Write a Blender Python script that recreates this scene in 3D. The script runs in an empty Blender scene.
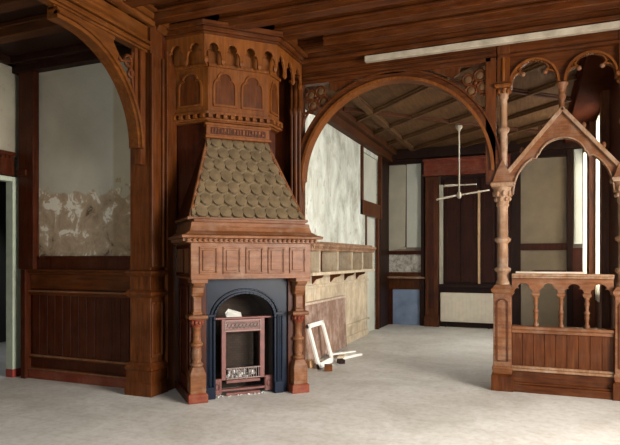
import bpy, math, random
from mathutils import Vector, Matrix
random.seed(7)
C = bpy.context.scene.collection
S = bpy.context.scene
PI = math.pi

# ------------------------------------------------------------ camera, world, lights, exposure
YAW = math.radians(21.9)
cam = bpy.data.cameras.new('camera'); co = bpy.data.objects.new('camera', cam); C.objects.link(co)
cam.sensor_fit = 'HORIZONTAL'; cam.sensor_width = 36.0
cam.lens = 36.0 * 559 / 620; cam.shift_y = 35.5 / 620; cam.shift_x = 0
cam.clip_start = 0.05; cam.clip_end = 100
co.location = (0, 0, 1.5); co.rotation_euler = (PI / 2, 0, YAW)
S.camera = co
S.view_settings.view_transform = 'Standard'; S.view_settings.look = 'None'
S.view_settings.exposure = 0.05; S.view_settings.gamma = 1.0
S.view_settings.use_curve_mapping = False

W = bpy.data.worlds.new('sky'); S.world = W; W.use_nodes = True
bg = W.node_tree.nodes['Background']; bg.inputs[0].default_value = (0.86, 0.93, 1.0, 1); bg.inputs[1].default_value = 2.2

def area(name, loc, rot, sx, sy, power, col, spread=180):
    l = bpy.data.lights.new(name, 'AREA'); l.shape = 'RECTANGLE'; l.size = sx; l.size_y = sy
    l.energy = power; l.color = col; l.spread = math.radians(spread)
    o = bpy.data.objects.new(name, l); C.objects.link(o); o.location = loc; o.rotation_euler = rot
    return o
# daylight through the windows of the main room (right wall and the wall behind the camera) and of the back room
area('daylight_right', (3.62, 3.0, 1.9), (0, math.radians(76), 0), 2.0, 3.0, 700, (1.0, 0.94, 0.86), 150)
area('daylight_behind', (-1.6, -3.0, 1.9), (math.radians(60), 0, 0), 3.0, 2.0, 135, (0.80, 0.93, 1.0), 150)
area('daylight_back_room', (1.75, 9.6, 2.6), (0, math.radians(72), 0), 2.6, 5.6, 740, (1.0, 0.98, 0.93), 160)

area('side_room_fill', (-7.5, 7.2, 2.0), (math.radians(-70), 0, 0), 1.2, 1.2, 14, (0.9, 0.95, 1.0))  # fill lamp added to lift the dark room beyond the doorway

# ------------------------------------------------------------ materials
def nodes(name):
    m = bpy.data.materials.new(name); m.use_nodes = True
    nt = m.node_tree; b = nt.nodes['Principled BSDF']
    return m, nt, b
def N(nt, t, **k):
    n = nt.nodes.new(t)
    for a, v in k.items(): setattr(n, a, v)
    return n
def coords(nt, scale=(1, 1, 1), kind='Object'):
    tc = N(nt, 'ShaderNodeTexCoord'); mp = N(nt, 'ShaderNodeMapping'); mp.inputs['Scale'].default_value = scale
    nt.links.new(tc.outputs[kind], mp.inputs[0]); return mp.outputs[0]
def ramp(nt, fac, stops):
    r = N(nt, 'ShaderNodeValToRGB'); e = r.color_ramp.elements
    while len(e) < len(stops): e.new(0.5)
    for i, (p, c) in enumerate(stops): e[i].position = p; e[i].color = (*c, 1)
    nt.links.new(fac, r.inputs[0]); return r.outputs[0]
def noise(nt, vec, scale, detail=4, rough=0.55, dist=0.0):
    n = N(nt, 'ShaderNodeTexNoise'); n.inputs['Scale'].default_value = scale
    n.inputs['Detail'].default_value = detail; n.inputs['Roughness'].default_value = rough; n.inputs['Distortion'].default_value = dist
    nt.links.new(vec, n.inputs['Vector']); return n.outputs['Fac']
def mix(nt, fac, a, b, mode='MIX'):
    m = N(nt, 'ShaderNodeMix', data_type='RGBA', blend_type=mode)
    if isinstance(fac, (int, float)): m.inputs[0].default_value = fac
    else: nt.links.new(fac, m.inputs[0])
    for s, v in ((6, a), (7, b)):
        if isinstance(v, tuple): m.inputs[s].default_value = (*v, 1)
        else: nt.links.new(v, m.inputs[s])
    return m.outputs[2]
def bump(nt, b, h, strength=0.3, dist=0.01):
    bn = N(nt, 'ShaderNodeBump'); bn.inputs['Strength'].default_value = strength; bn.inputs['Distance'].default_value = dist
    nt.links.new(h, bn.inputs['Height']); nt.links.new(bn.outputs[0], b.inputs['Normal'])
def wood(name, dark, light, axis='z', rough=0.40, dust=None, dustamt=0.3, spec=0.14):
    m, nt, b = nodes(name)
    sc = {'z': (14, 14, 1.2), 'x': (1.2, 14, 14), 'y': (14, 1.2, 14)}[axis]
    v = coords(nt, sc); f = noise(nt, v, 2.2, 6, 0.6, 0.6)
    v2 = coords(nt, (1, 1, 1)); f2 = noise(nt, v2, 2.0, 3)
    c = ramp(nt, f, [(0.3, dark), (0.7, light)])
    c2 = ramp(nt, f2, [(0.3, (0.72, 0.68, 0.66)), (0.7, (1.15, 1.12, 1.08))])
    c = mix(nt, 1.0, c, c2, 'MULTIPLY')
    if dust:
        f3 = noise(nt, v2, 6, 6, 0.7)
        d = ramp(nt, f3, [(0.45, (0, 0, 0)), (0.75, (dustamt,) * 3)])
        c = mix(nt, d, c, dust)
    nt.links.new(c, b.inputs['Base Color']); b.inputs['Roughness'].default_value = rough
    b.inputs['Specular IOR Level'].default_value = spec
    bump(nt, b, f, 0.25, 0.004)
    return m
M = {}
DUST = (0.36, 0.24, 0.15)
M['wood'] = wood('varnished_wood', (0.03911, 0.00924, 0.001932), (0.11, 0.03049, 0.005796), dust=DUST, dustamt=0.05)
M['wood_h'] = wood('varnished_wood_horizontal', (0.03492, 0.00792, 0.00184), (0.1009, 0.02728, 0.0046), 'x', dust=DUST, dustamt=0.05)
M['wood_y'] = wood('varnished_wood_lengthwise', (0.05296, 0.01478, 0.002898), (0.1304, 0.04158, 0.006762), 'y', dust=DUST, dustamt=0.04)
M['panel'] = wood('panel_wood', (0.0246, 0.00492, 0.00164), (0.06396, 0.01312, 0.00328), dust=DUST, dustamt=0.04)
M['red'] = wood('red_wood', (0.1125, 0.021, 0.0105), (0.1875, 0.04125, 0.021), 'x', dust=DUST, dustamt=0.2)
M['amber'] = wood('amber_wood', (0.088, 0.02484, 0.00462), (0.185, 0.05832, 0.01045), dust=DUST, dustamt=0.06)
M['mantel'] = wood('mantel_wood', (0.09737, 0.03378, 0.01292), (0.1947, 0.07855, 0.031), 'x', dust=(0.5, 0.38, 0.28), dustamt=0.2)
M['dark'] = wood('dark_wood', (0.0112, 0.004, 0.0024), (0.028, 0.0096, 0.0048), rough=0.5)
M['ceil'] = wood('ceiling_wood', (0.04, 0.0128, 0.004), (0.08, 0.0272, 0.008), 'x', rough=0.6)
M['ceilboard'] = wood('ceiling_boards', (0.07, 0.033, 0.013), (0.14, 0.072, 0.030), 'y', rough=0.7)
M['shutter'] = wood('shutter_wood', (0.016, 0.004, 0.002), (0.045, 0.010, 0.004), rough=0.5)
M['worn'] = wood('worn_wood', (0.1606, 0.07843, 0.0396), (0.2907, 0.1681, 0.0936), dust=(0.6, 0.5, 0.4), dustamt=0.35, rough=0.5)
M['pale'] = wood('pale_wood', (0.40, 0.32, 0.21), (0.58, 0.49, 0.36), dust=(0.75, 0.7, 0.6), dustamt=0.5, rough=0.7)
M['pinkpanel'] = wood('pink_worn_wood', (0.19, 0.11, 0.075), (0.31, 0.20, 0.15), dust=(0.6, 0.5, 0.45), dustamt=0.5, rough=0.55)
M['ledge'] = wood('dusty_ledge', (0.42, 0.32, 0.25), (0.62, 0.52, 0.43), 'x', rough=0.8)

def plaster(name, base, dark, scale=1.5, rough=0.9, crack=False):
    m, nt, b = nodes(name)
    v = coords(nt); f = noise(nt, v, scale, 6, 0.6)
    c = ramp(nt, f, [(0.3, dark), (0.62, base)])
    f2 = noise(nt, v, scale * 9, 5, 0.7)
    sp = ramp(nt, f2, [(0.60, (0, 0, 0)), (0.72, (0.55,) * 3)])
    c = mix(nt, sp, c, tuple(x * 0.55 for x in dark))
    nt.links.new(c, b.inputs['Base Color']); b.inputs['Roughness'].default_value = rough
    bump(nt, b, f2, 0.4, 0.01); return m
M['plaster'] = plaster('aged_plaster', (0.52, 0.53, 0.45), (0.40, 0.40, 0.33))
M['plaster_main'] = plaster('cream_plaster', (0.30, 0.27, 0.20), (0.22, 0.19, 0.14))
M['tan'] = plaster('tan_plaster', (0.30, 0.235, 0.17), (0.22, 0.165, 0.115), 3)
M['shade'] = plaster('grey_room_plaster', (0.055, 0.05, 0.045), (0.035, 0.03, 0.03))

# damaged plaster: peeling below about 2.2 m
m, nt, b = nodes('damaged_plaster')
v = coords(nt); sep = N(nt, 'ShaderNodeSeparateXYZ'); nt.links.new(v, sep.inputs[0])
nz = noise(nt, v, 2.3, 8, 0.65)
ad = N(nt, 'ShaderNodeMath', operation='MULTIPLY_ADD'); nt.links.new(nz, ad.inputs[0]); ad.inputs[1].default_value = 1.1; nt.links.new(sep.outputs[2], ad.inputs[2])
low = ramp(nt, ad.outputs[0], [(0.0, (0, 0, 0)), (1.0, (1, 1, 1))])
mr = N(nt, 'ShaderNodeMapRange'); nt.links.new(ad.outputs[0], mr.inputs[0]); mr.inputs[1].default_value = 2.86; mr.inputs[2].default_value = 2.90
top = ramp(nt, noise(nt, v, 1.3, 4), [(0.3, (0.36, 0.325, 0.25)), (0.65, (0.46, 0.42, 0.335))])
pa = noise(nt, v, 4.5, 8, 0.7, 0.5)
bot = ramp(nt, pa, [(0.34, (0.09, 0.06, 0.035)), (0.40, (0.27, 0.19, 0.12)), (0.56, (0.37, 0.275, 0.18)), (0.60, (0.64, 0.58, 0.48)), (0.70, (0.58, 0.52, 0.42))])
cc = mix(nt, mr.outputs[0], bot, top)
# chimney shadow painted in as a darker vertical band, right-hand quarter of the panel
mr2 = N(nt, 'ShaderNodeMapRange'); nt.links.new(sep.outputs[0], mr2.inputs[0]); mr2.inputs[1].default_value = -4.62; mr2.inputs[2].default_value = -4.58
cc2 = mix(nt, mr2.outputs[0], (1.0, 1.0, 1.0), (0.80, 0.74, 0.64))
cc = mix(nt, 1.0, cc, cc2, 'MULTIPLY')
nt.links.new(cc, b.inputs['Base Color']); b.inputs['Roughness'].default_value = 0.92
bump(nt, b, pa, 0.6, 0.02); M['damaged'] = m

# rough white stone-like plaster
m, nt, b = nodes('rough_plaster'); v = coords(nt)
f = noise(nt, v, 7, 8, 0.75, 0.4)
c = ramp(nt, f, [(0.38, (0.20, 0.17, 0.13)), (0.5, (0.50, 0.46, 0.39)), (0.62, (0.66, 0.63, 0.56))])
nt.links.new(c, b.inputs['Base Color']); b.inputs['Roughness'].default_value = 0.95; bump(nt, b, f, 1.0, 0.04); M['rough'] = m

# streaky plaster: bright peeling wall of the back room
m, nt, b = nodes('streaked_plaster'); v = coords(nt)
f = noise(nt, coords(nt, (1, 1.5, 0.8)), 1.8, 8, 0.7, 0.5)
c = ramp(nt, f, [(0.34, (0.30, 0.30, 0.24)), (0.50, (0.50, 0.51, 0.44)), (0.65, (0.66, 0.68, 0.62))])
f2 = noise(nt, coords(nt, (1, 2.2, 0.9)), 5.0, 6, 0.7)
sp = ramp(nt, f2, [(0.60, (0, 0, 0)), (0.66, (0.75,) * 3)])
c = mix(nt, sp, c, (0.20, 0.16, 0.11))
nt.links.new(c, b.inputs['Base Color']); b.inputs['Roughness'].default_value = 0.9; bump(nt, b, f, 0.4, 0.02); M['streaked'] = m

# dusty floor
m, nt, b = nodes('dusty_floor'); v = coords(nt)
f = noise(nt, v, 1.3, 8, 0.68, 0.6); f2 = noise(nt, v, 14, 6, 0.7)
c = ramp(nt, f, [(0.32, (0.48, 0.45, 0.40)), (0.5, (0.585, 0.56, 0.515)), (0.68, (0.68, 0.66, 0.62))])
sc = N(nt, 'ShaderNodeTexWave', bands_direction='Y'); sc.inputs['Scale'].default_value = 1.05; sc.inputs['Distortion'].default_value = 0.35; sc.inputs['Detail'].default_value = 3
nt.links.new(v, sc.inputs['Vector'])
ln = ramp(nt, sc.outputs['Fac'], [(0.0, (0.955, 0.95, 0.94)), (0.05, (1, 1, 1))])
c = mix(nt, 1.0, c, ln, 'MULTIPLY')
sp = ramp(nt, f2, [(0.3, (0.80, 0.78, 0.74)), (0.55, (1, 1, 1))])
c = mix(nt, 1.0, c, sp, 'MULTIPLY')
nt.links.new(c, b.inputs['Base Color']); b.inputs['Roughness'].default_value = 0.62; bump(nt, b, f2, 0.15, 0.01); M['floor'] = m

def plain(name, col, rough=0.5, metal=0.0, var=0.15, scale=8, spec=0.5):
    m, nt, b = nodes(name); v = coords(nt); f = noise(nt, v, scale, 5)
    c = ramp(nt, f, [(0.3, tuple(x * (1 - var) for x in col)), (0.7, tuple(min(1, x * (1 + var)) for x in col))])
    nt.links.new(c, b.inputs['Base Color']); b.inputs['Roughness'].default_value = rough; b.inputs['Metallic'].default_value = metal
    b.inputs['Specular IOR Level'].default_value = spec
    bump(nt, b, f, 0.1, 0.003); return m
M['slate'] = plain('hood_scales', (0.145, 0.102, 0.056), 0.45, 0.0, 0.25)
M['iron'] = plain('blue_black_cast_iron', (0.004, 0.008, 0.018), 0.36, 0.0, 0.4, 5, 0.14)
M['grate'] = plain('rusty_red_iron', (0.125, 0.038, 0.029), 0.55, 0.0, 0.35, 12)
M['bars'] = plain('greyed_iron_bars', (0.17, 0.12, 0.105), 0.5, 0.2, 0.3)
M['ash'] = plain('pale_ash', (0.55, 0.53, 0.5), 0.95, 0, 0.5, 40)
M['paper'] = plain('paper', (0.60, 0.58, 0.52), 0.9)
M['white'] = plain('white_paint', (0.80, 0.78, 0.72), 0.5, 0, 0.08)
M['green'] = plain('pale_green_paint', (0.36, 0.40, 0.31), 0.5, 0, 0.12)
M['redpaint'] = plain('red_paint', (0.22, 0.03, 0.02), 0.5)
M['batten'] = plain('whitewashed_batten', (0.34, 0.285, 0.21), 0.8, 0, 0.3, 6)
M['fan'] = plain('yellowed_fan_enamel', (0.42, 0.36, 0.27), 0.5, 0, 0.1)
M['matte'] = wood('unlit_soffit_wood', (0.025, 0.006, 0.002), (0.06, 0.014, 0.005), rough=0.95, spec=0.03)  # dark tone stands for ceiling that the window light misses
M['cream'] = plain('cream_enamel', (0.60, 0.52, 0.40), 0.4, 0, 0.08)
M['blue'] = plain('blue_grey_panel', (0.19, 0.25, 0.36), 0.6, 0, 0.3, 3)
M['beige'] = plain('beige_board', (0.40, 0.36, 0.27), 0.8, 0, 0.15, 2)
M['palepane'] = plain('limewashed_pane', (0.52, 0.52, 0.44), 0.6, 0, 0.1, 2)
M['gap'] = plain('lit_edge_and_brick', (0.50, 0.30, 0.15), 0.6)  # orange for brick, and for light painted onto a shutter edge
M['brown_panel'] = plain('stained_board', (0.245, 0.19, 0.13), 0.8, 0, 0.2, 2)

# soot-dark brick
m, nt, b = nodes('sooty_brick'); br = N(nt, 'ShaderNodeTexBrick'); br.inputs['Scale'].default_value = 9
br.inputs['Color1'].default_value = (0.035, 0.02, 0.012, 1); br.inputs['Color2'].default_value = (0.022, 0.013, 0.008, 1); br.inputs['Mortar'].default_value = (0.012, 0.01, 0.008, 1)
tc = coords(nt); sx = N(nt, 'ShaderNodeSeparateXYZ'); cx = N(nt, 'ShaderNodeCombineXYZ'); nt.links.new(tc, sx.inputs[0])
aa = N(nt, 'ShaderNodeMath', operation='ADD'); nt.links.new(sx.outputs[0], aa.inputs[0]); nt.links.new(sx.outputs[1], aa.inputs[1])
nt.links.new(aa.outputs[0], cx.inputs[0]); nt.links.new(sx.outputs[2], cx.inputs[1]); nt.links.new(cx.outputs[0], br.inputs['Vector'])
nt.links.new(br.outputs[0], b.inputs['Base Color']); b.inputs['Roughness'].default_value = 0.95; M['brick'] = m
# curtain
m, nt, b = nodes('sheer_cloth'); b.inputs['Base Color'].default_value = (0.72, 0.68, 0.58, 1); b.inputs['Roughness'].default_value = 0.9
tr = N(nt, 'ShaderNodeBsdfTranslucent'); tr.inputs[0].default_value = (0.8, 0.76, 0.66, 1)
ms = N(nt, 'ShaderNodeMixShader'); ms.inputs[0].default_value = 0.6
nt.links.new(b.outputs[0], ms.inputs[1]); nt.links.new(tr.outputs[0], ms.inputs[2]); nt.links.new(ms.outputs[0], nt.nodes['Material Output'].inputs[0]); M['sheer'] = m
# glass
m, nt, b = nodes('window_glass'); b.inputs['Base Color'].default_value = (0.95, 1, 0.98, 1); b.inputs['Roughness'].default_value = 0.02
b.inputs['Transmission Weight'].default_value = 1.0; b.inputs['IOR'].default_value = 1.02; M['glass'] = m

# ------------------------------------------------------------ mesh builder
class MB:
    def __init__(s, X=None): s.v = []; s.f = []; s.sm = []; s.X = X
    def add(s, vs, fs, smooth=False):
        n = len(s.v)
        for p in vs:
            p = Vector(p)
            if s.X is not None: p = s.X @ p
            s.v.append(tuple(p))
        for f in fs: s.f.append(tuple(i + n for i in f)); s.sm.append(smooth)
        return s
    def box(s, x0, x1, y0, y1, z0, z1):
        return s.add([(x0, y0, z0), (x1, y0, z0), (x1, y1, z0), (x0, y1, z0), (x0, y0, z1), (x1, y0, z1), (x1, y1, z1), (x0, y1, z1)],
                     [(0, 3, 2, 1), (4, 5, 6, 7), (0, 1, 5, 4), (1, 2, 6, 5), (2, 3, 7, 6), (3, 0, 4, 7)])
    def prism(s, pts, a0, a1, plane='xz'):
        n = len(pts)
        mk = {'xz': lambda p, a: (p[0], a, p[1]), 'yz': lambda p, a: (a, p[0], p[1]), 'xy': lambda p, a: (p[0], p[1], a)}[plane]
        vs = [mk(p, a0) for p in pts] + [mk(p, a1) for p in pts]
        fs = [tuple(range(n)), tuple(range(2 * n - 1, n - 1, -1))] + [(i, i + n, (i + 1) % n + n, (i + 1) % n) for i in range(n)]
        return s.add(vs, fs)
    def lathe(s, prof, cx=0, cy=0, seg=20, half=None):
        vs = []; fs = []; n = len(prof)
        for k in range(seg):
            a = 2 * PI * k / seg
            for r, z in prof: vs.append((cx + r * math.cos(a), cy + r * math.sin(a), z))
        for k in range(seg):
            k2 = (k + 1) % seg
            for i in range(n - 1): fs.append((k * n + i, k2 * n + i, k2 * n + i + 1, k * n + i + 1))
        s.add(vs, fs, True)
        s.add([vs[k * n] for k in range(seg)], [tuple(range(seg - 1, -1, -1))]); s.add([vs[k * n + n - 1] for k in range(seg)], [tuple(range(seg))])
        return s
    def sq(s, prof, cx, cy, ax=1.0, ay=1.0):          # square section profile: list of (half width, z)
        vs = []; fs = []
        for h, z in prof: vs += [(cx - h * ax, cy - h * ay, z), (cx + h * ax, cy - h * ay, z), (cx + h * ax, cy + h * ay, z), (cx - h * ax, cy + h * ay, z)]
        for i in range(len(prof) - 1):
            for k in range(4): fs.append((4 * i + k, 4 * i + (k + 1) % 4, 4 * i + 4 + (k + 1) % 4, 4 * i + 4 + k))
        fs.append((3, 2, 1, 0)); n = 4 * (len(prof) - 1); fs.append((n, n + 1, n + 2, n + 3))
        return s.add(vs, fs)
    def tube(s, pts, r, seg=8, closed=False):
        pts = [Vector(p) for p in pts]; vs = []; fs = []; n = len(pts)
        for i, p in enumerate(pts):
            d = (pts[(i + 1) % n] - pts[i - 1]) if closed else (pts[min(i + 1, n - 1)] - pts[max(i - 1, 0)])
            d.normalize(); up = Vector((0, 0, 1)) if abs(d.z) < 0.9 else Vector((0, 1, 0))
            a = d.cross(up).normalized(); bb = d.cross(a).normalized()
            rr = r[i] if isinstance(r, (list, tuple)) else r
            for k in range(seg):
                t = 2 * PI * k / seg; vs.append(tuple(p + a * rr * math.cos(t) + bb * rr * math.sin(t)))
        for i in range(n if closed else n - 1):
            j = (i + 1) % n
            for k in range(seg): fs.append((i * seg + k, i * seg + (k + 1) % seg, j * seg + (k + 1) % seg, j * seg + k))
        s.add(vs, fs, True)
        if not closed: s.add(vs[:seg], [tuple(range(seg))]); s.add(vs[-seg:], [tuple(range(seg - 1, -1, -1))])
        return s
    def strip(s, pts, w0, w1, a0, a1, plane='xz'):
        """band following the polyline pts; w0/w1 offsets to its left normal"""
        P = [Vector(p) for p in pts]; n = len(P); A = []; B = []
        for i in range(n):
            d = (P[min(i + 1, n - 1)] - P[max(i - 1, 0)]).normalized(); nn = Vector((-d.y, d.x))
            A.append(P[i] + nn * w0); B.append(P[i] + nn * w1)
        for i in range(n - 1): s.prism([tuple(A[i]), tuple(A[i + 1]), tuple(B[i + 1]), tuple(B[i])], a0, a1, plane)
        return s
    def sphere(s, c, r, seg=10, rings=6, sc=(1, 1, 1)):
        vs = []; fs = []
        for i in range(rings + 1):
            t = PI * i / rings
            for k in range(seg):
                a = 2 * PI * k / seg
                vs.append((c[0] + sc[0] * r * math.sin(t) * math.cos(a), c[1] + sc[1] * r * math.sin(t) * math.sin(a), c[2] + sc[2] * r * math.cos(t)))
        for i in range(rings):
            for k in range(seg): fs.append((i * seg + k, (i + 1) * seg + k, (i + 1) * seg + (k + 1) % seg, i * seg + (k + 1) % seg))
        return s.add(vs, fs, True)
    def build(s, name, mat, parent=None, bevel=0.004, kind=None, label=None, loc=None):
        me = bpy.data.meshes.new(name); me.from_pydata(s.v, [], s.f); me.update()
        for p, q in zip(me.polygons, s.sm): p.use_smooth = q
        import bmesh
        bm = bmesh.new(); bm.from_mesh(me); bmesh.ops.recalc_face_normals(bm, faces=bm.faces[:]); bm.to_mesh(me); bm.free()
        me.materials.append(mat)
        o = bpy.data.objects.new(name, me); C.objects.link(o)
        if parent: o.parent = parent
        if loc: o.location = loc
        if bevel:
            md = o.modifiers.new('edge', 'BEVEL'); md.width = bevel; md.segments = 1; md.limit_method = 'ANGLE'; md.angle_limit = math.radians(50)
        if kind: o['kind'] = kind
        if label: o['label'] = label
        return o
def arc(cx, cz, r, a0, a1, n=16, rz=None):
    rz = rz or r
    return [(cx + r * math.cos(math.radians(a0 + (a1 - a0) * i / n)), cz + rz * math.sin(math.radians(a0 + (a1 - a0) * i / n))) for i in range(n + 1)]
def bez(p0, p1, p2, n=8):
    return [tuple((1 - t) ** 2 * a + 2 * t * (1 - t) * b_ + t * t * c_ for a, b_, c_ in zip(p0, p1, p2)) for t in [i / n for i in range(n + 1)]]
def trefoil(cx, z0, w, h):
    """cusped arch opening, left spring to right spring; w half width, h height"""
    L = bez((cx - w, z0), (cx - w, z0 + h * 0.58), (cx - w * 0.48, z0 + h * 0.52), 7)
    T = [(cx - w * 0.62, z0 + h * 0.66)] + arc(cx, z0 + h * 0.62, w * 0.60, 165, 15, 12, rz=h * 0.38) + [(cx + w * 0.62, z0 + h * 0.66)]
    R_ = [(2 * cx - x, z) for x, z in reversed(L)]
    return L + T + R_
def thing(name, label, cat, loc=(0, 0, 0), rz=0, group=None):
    o = bpy.data.objects.new(name, None); C.objects.link(o); o.location = loc; o.rotation_euler = (0, 0, rz); o.empty_display_size = 0.1
    o['label'] = label; o['category'] = cat
    if group: o['group'] = group
    return o
def tag(o, label, cat, group=None):
    o['label'] = label; o['category'] = cat
    if group: o['group'] = group
    return o
def panel_frame(mb, x0, x1, z0, z1, y, t=0.012, w=0.02):    # raised moulding around a panel, facing -y
    mb.box(x0, x1, y - t, y, z0, z0 + w); mb.box(x0, x1, y - t, y, z1 - w, z1)
    mb.box(x0, x0 + w, y - t, y, z0 + w, z1 - w); mb.box(x1 - w, x1, y - t, y, z0 + w, z1 - w)

# ------------------------------------------------------------ structure
ST = 'structure'
ZC = 4.25
MB().box(-9, 3.9, -3.4, 13.0, -0.12, 0).build('floor', M['floor'], bevel=0, kind=ST)
MB().box(-4.0, 3.7, -3.2, 6.9, ZC, ZC + 0.1).build('ceiling', M['ceil'], bevel=0, kind=ST)
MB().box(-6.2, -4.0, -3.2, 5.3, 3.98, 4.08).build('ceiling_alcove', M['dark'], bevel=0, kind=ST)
MB().box(-3.2, 1.1, 6.86, 12.7, 3.92, 4.0).build('ceiling_back_room', M['ceilboard'], bevel=0, kind=ST)
# walls with openings
MB().box(3.7, 3.85, -3.2, 1.5, 0, ZC).box(3.7, 3.85, 4.5, 6.9, 0, ZC).box(3.7, 3.85, 1.5, 4.5, 0, 0.85).box(3.7, 3.85, 1.5, 4.5, 2.95, ZC).build('wall_right', M['plaster_main'], bevel=0, kind=ST)
MB().box(-6.2, -3.1, -3.25, -3.1, 0, ZC).box(-0.1, 3.85, -3.25, -3.1, 0, ZC).box(-3.1, -0.1, -3.25, -3.1, 0, 0.85).box(-3.1, -0.1, -3.25, -3.1, 2.95, ZC).build('wall_rear', M['plaster_main'], bevel=0, kind=ST)
MB().box(-3.98, -3.88, 5.19, 6.9, 0, ZC).build('wall_beside_chimney', M['panel'], bevel=0, kind=ST)
MB().box(-3.98, -3.88, -3.1, 1.6, 0, ZC).build('wall_left', M['plaster_main'], bevel=0, kind=ST)
MB().box(-3.9, -2.98, 6.76, 6.9, 0, ZC).build('wall_behind_chimney', M['panel'], bevel=0, kind=ST)
MB().box(1.02, 3.85, 6.7, 6.9, 0, ZC).build('wall_screen_side', M['panel'], bevel=0, kind=ST)
MB().box(-3.0, 1.05, 6.62, 6.86, 3.98, ZC).build('wall_above_screen', M['wood_h'], bevel=0, kind=ST)
# alcove: left wall with doorway, far wall
w = MB().box(-6.2, -6.1, -3.1, 3.9, 0, 4.0).box(-6.2, -6.1, 5.23, 5.3, 0, 4.0).box(-6.2, -6.1, 3.9, 5.23, 2.78, 4.0)
w.build('wall_alcove_left', M['plaster_main'], bevel=0, kind=ST)
MB().box(-6.2, -3.9, 5.24, 5.36, 0, 4.0).build('wall_alcove_far', M['damaged'], bevel=0, kind=ST)
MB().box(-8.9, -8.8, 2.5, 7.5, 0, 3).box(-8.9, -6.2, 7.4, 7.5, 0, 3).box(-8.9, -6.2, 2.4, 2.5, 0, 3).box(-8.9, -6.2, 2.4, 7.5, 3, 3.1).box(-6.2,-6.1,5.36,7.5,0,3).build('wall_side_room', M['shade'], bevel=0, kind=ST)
# back room
w = MB().box(-3.25, -3.1, 6.9, 10.40, 0, 4.0).box(-3.25, -3.1, 10.40, 10.68, 0, 2.6).box(-3.25, -3.1, 11.42, 12.6, 0, 2.6).box(-3.25, -3.1, 11.58, 12.6, 2.6, 4.0).box(-3.25, -3.1, 10.68, 11.42, 2.34, 2.6).box(-3.25, -3.1, 10.40, 11.58, 3.58, 4.0)
w.build('wall_back_room_left', M['streaked'], bevel=0, kind=ST)
MB().box(-3.25, 1.1, 12.5, 12.62, 0, 4.0).build('wall_back_room_far', M['tan'], bevel=0, kind=ST)
def arched_wall():
    wins = [(8.92, 10.42), (11.45, 12.25)]
    q = MB(); ya = 6.86
    for a, b_ in wins:
        q.box(0.95, 1.07, ya, a, 0, 4.0); q.box(0.95, 1.07, a, b_, 0, 0.95)
        c = (a + b_) / 2; w_ = (b_ - a) / 2
        for h0, h1 in ((a, c), (c, b_)):
            seg = arc(c, 3.30, w_, 180 if h0 == a else 90, 90 if h0 == a else 0, 10, rz=0.46)
            q.prism([(h0, 4.0)] + seg + [(h1, 4.0)], 0.95, 1.07, 'yz')
        ya = b_
    q.box(0.95, 1.07, ya, 12.5, 0, 4.0); return q
arched_wall().build('wall_back_room_right', M['panel'], bevel=0, kind=ST)
def win(name, mk):
    o = mk.build(name, M['white'], bevel=0, kind=ST); return o
win('window_1', MB().box(3.74, 3.8, 1.5, 4.5, 0.85, 0.93).box(3.74, 3.8, 1.5, 4.5, 2.87, 2.95).box(3.74, 3.8, 1.5, 1.58, 0.9, 2.9).box(3.74, 3.8, 4.42, 4.5, 0.9, 2.9).box(3.74, 3.8, 2.96, 3.04, 0.9, 2.9))
win('window_2', MB().box(-3.1, -0.1, -3.2, -3.14, 0.85, 0.93).box(-3.1, -0.1, -3.2, -3.14, 2.87, 2.95).box(-3.1, -3.02, -3.2, -3.14, 0.9, 2.9).box(-0.18, -0.1, -3.2, -3.14, 0.9, 2.9).box(-1.64, -1.56, -3.2, -3.14, 0.9, 2.9))
for n_, (a, b_) in zip((3, 5), ((8.92, 10.42), (11.45, 12.25))):
    c = (a + b_) / 2; w_ = (b_ - a) / 2
    q = MB().box(0.99, 1.04, a, b_, 0.95, 1.03).box(0.99, 1.04, a, a + 0.05, 0.95, 3.3).box(0.99, 1.04, b_ - 0.05, b_, 0.95, 3.3).box(0.99, 1.04, c - 0.025, c + 0.025, 0.95, 3.74).box(0.99, 1.04, a, b_, 2.62, 2.68)
    q.strip(arc(c, 3.30, w_, 180, 0, 16, rz=0.46), -0.05, 0.0, 0.99, 1.04, 'yz'); win('window_%d' % n_, q)

# ------------------------------------------------------------ left wall arch (plane X = -3.88, seen from +X)
def AX(x=0): return None
t = thing('wall_arch', 'broad brown wooden arch framing the plastered alcove at far left', 'arch', (-3.88, 3.83, 0))
# local: y along wall, x into room.  opening: quarter circle centre y=0, z=2.66, r=0.93, flat to the near side then down
R0 = 0.94
cur = arc(0, 2.66, R0, 0, 90, 20) + [(-0.13, 3.60)]
cur = [(y, z) for y, z in cur]
# archivolt bands (stepped)
m1 = MB(); m1.strip(cur, 0.0, -0.10, -0.10, 0.02, 'yz'); m1.build('archivolt', M['wood_y'], t, 0)
m2 = MB(); m2.strip(cur, -0.035, -0.065, -0.02, 0.045, 'yz'); m2.build('moulding', M['wood_y'], t, 0)
MB().box(-0.10, 0.0, -2.25, 1.12, 3.72, 4.06).build('frieze_board', M['wood_y'], t)
MB().box(-0.02, 0.035, -2.25, 1.12, 3.74, 3.785).box(-0.02, 0.05, -2.25, 1.12, 3.80, 3.83).box(-0.02, 0.07, -2.25, 1.16, 4.0, 4.06).build('frieze_moulding', M['wood_y'], t, 0.006)
MB().prism([(-0.13, 3.74), (-0.13, 3.68)] + [(0.0, 3.69)] + [p for p in reversed(arc(0, 2.66, R0 + 0.08, 50, 88, 10))] + [(0.70, 3.56), (0.62, 3.66), (0.66, 3.74)], -0.09, -0.02, 'yz').build('spandrel_board', M['wood_y'], t)
m3 = MB()
m3.box(-0.09, -0.01, 1.02, 1.10, 2.5, 3.72)
m3.box(-0.07, -0.02, 0.94, 0.985, 2.75, 3.72)
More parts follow.
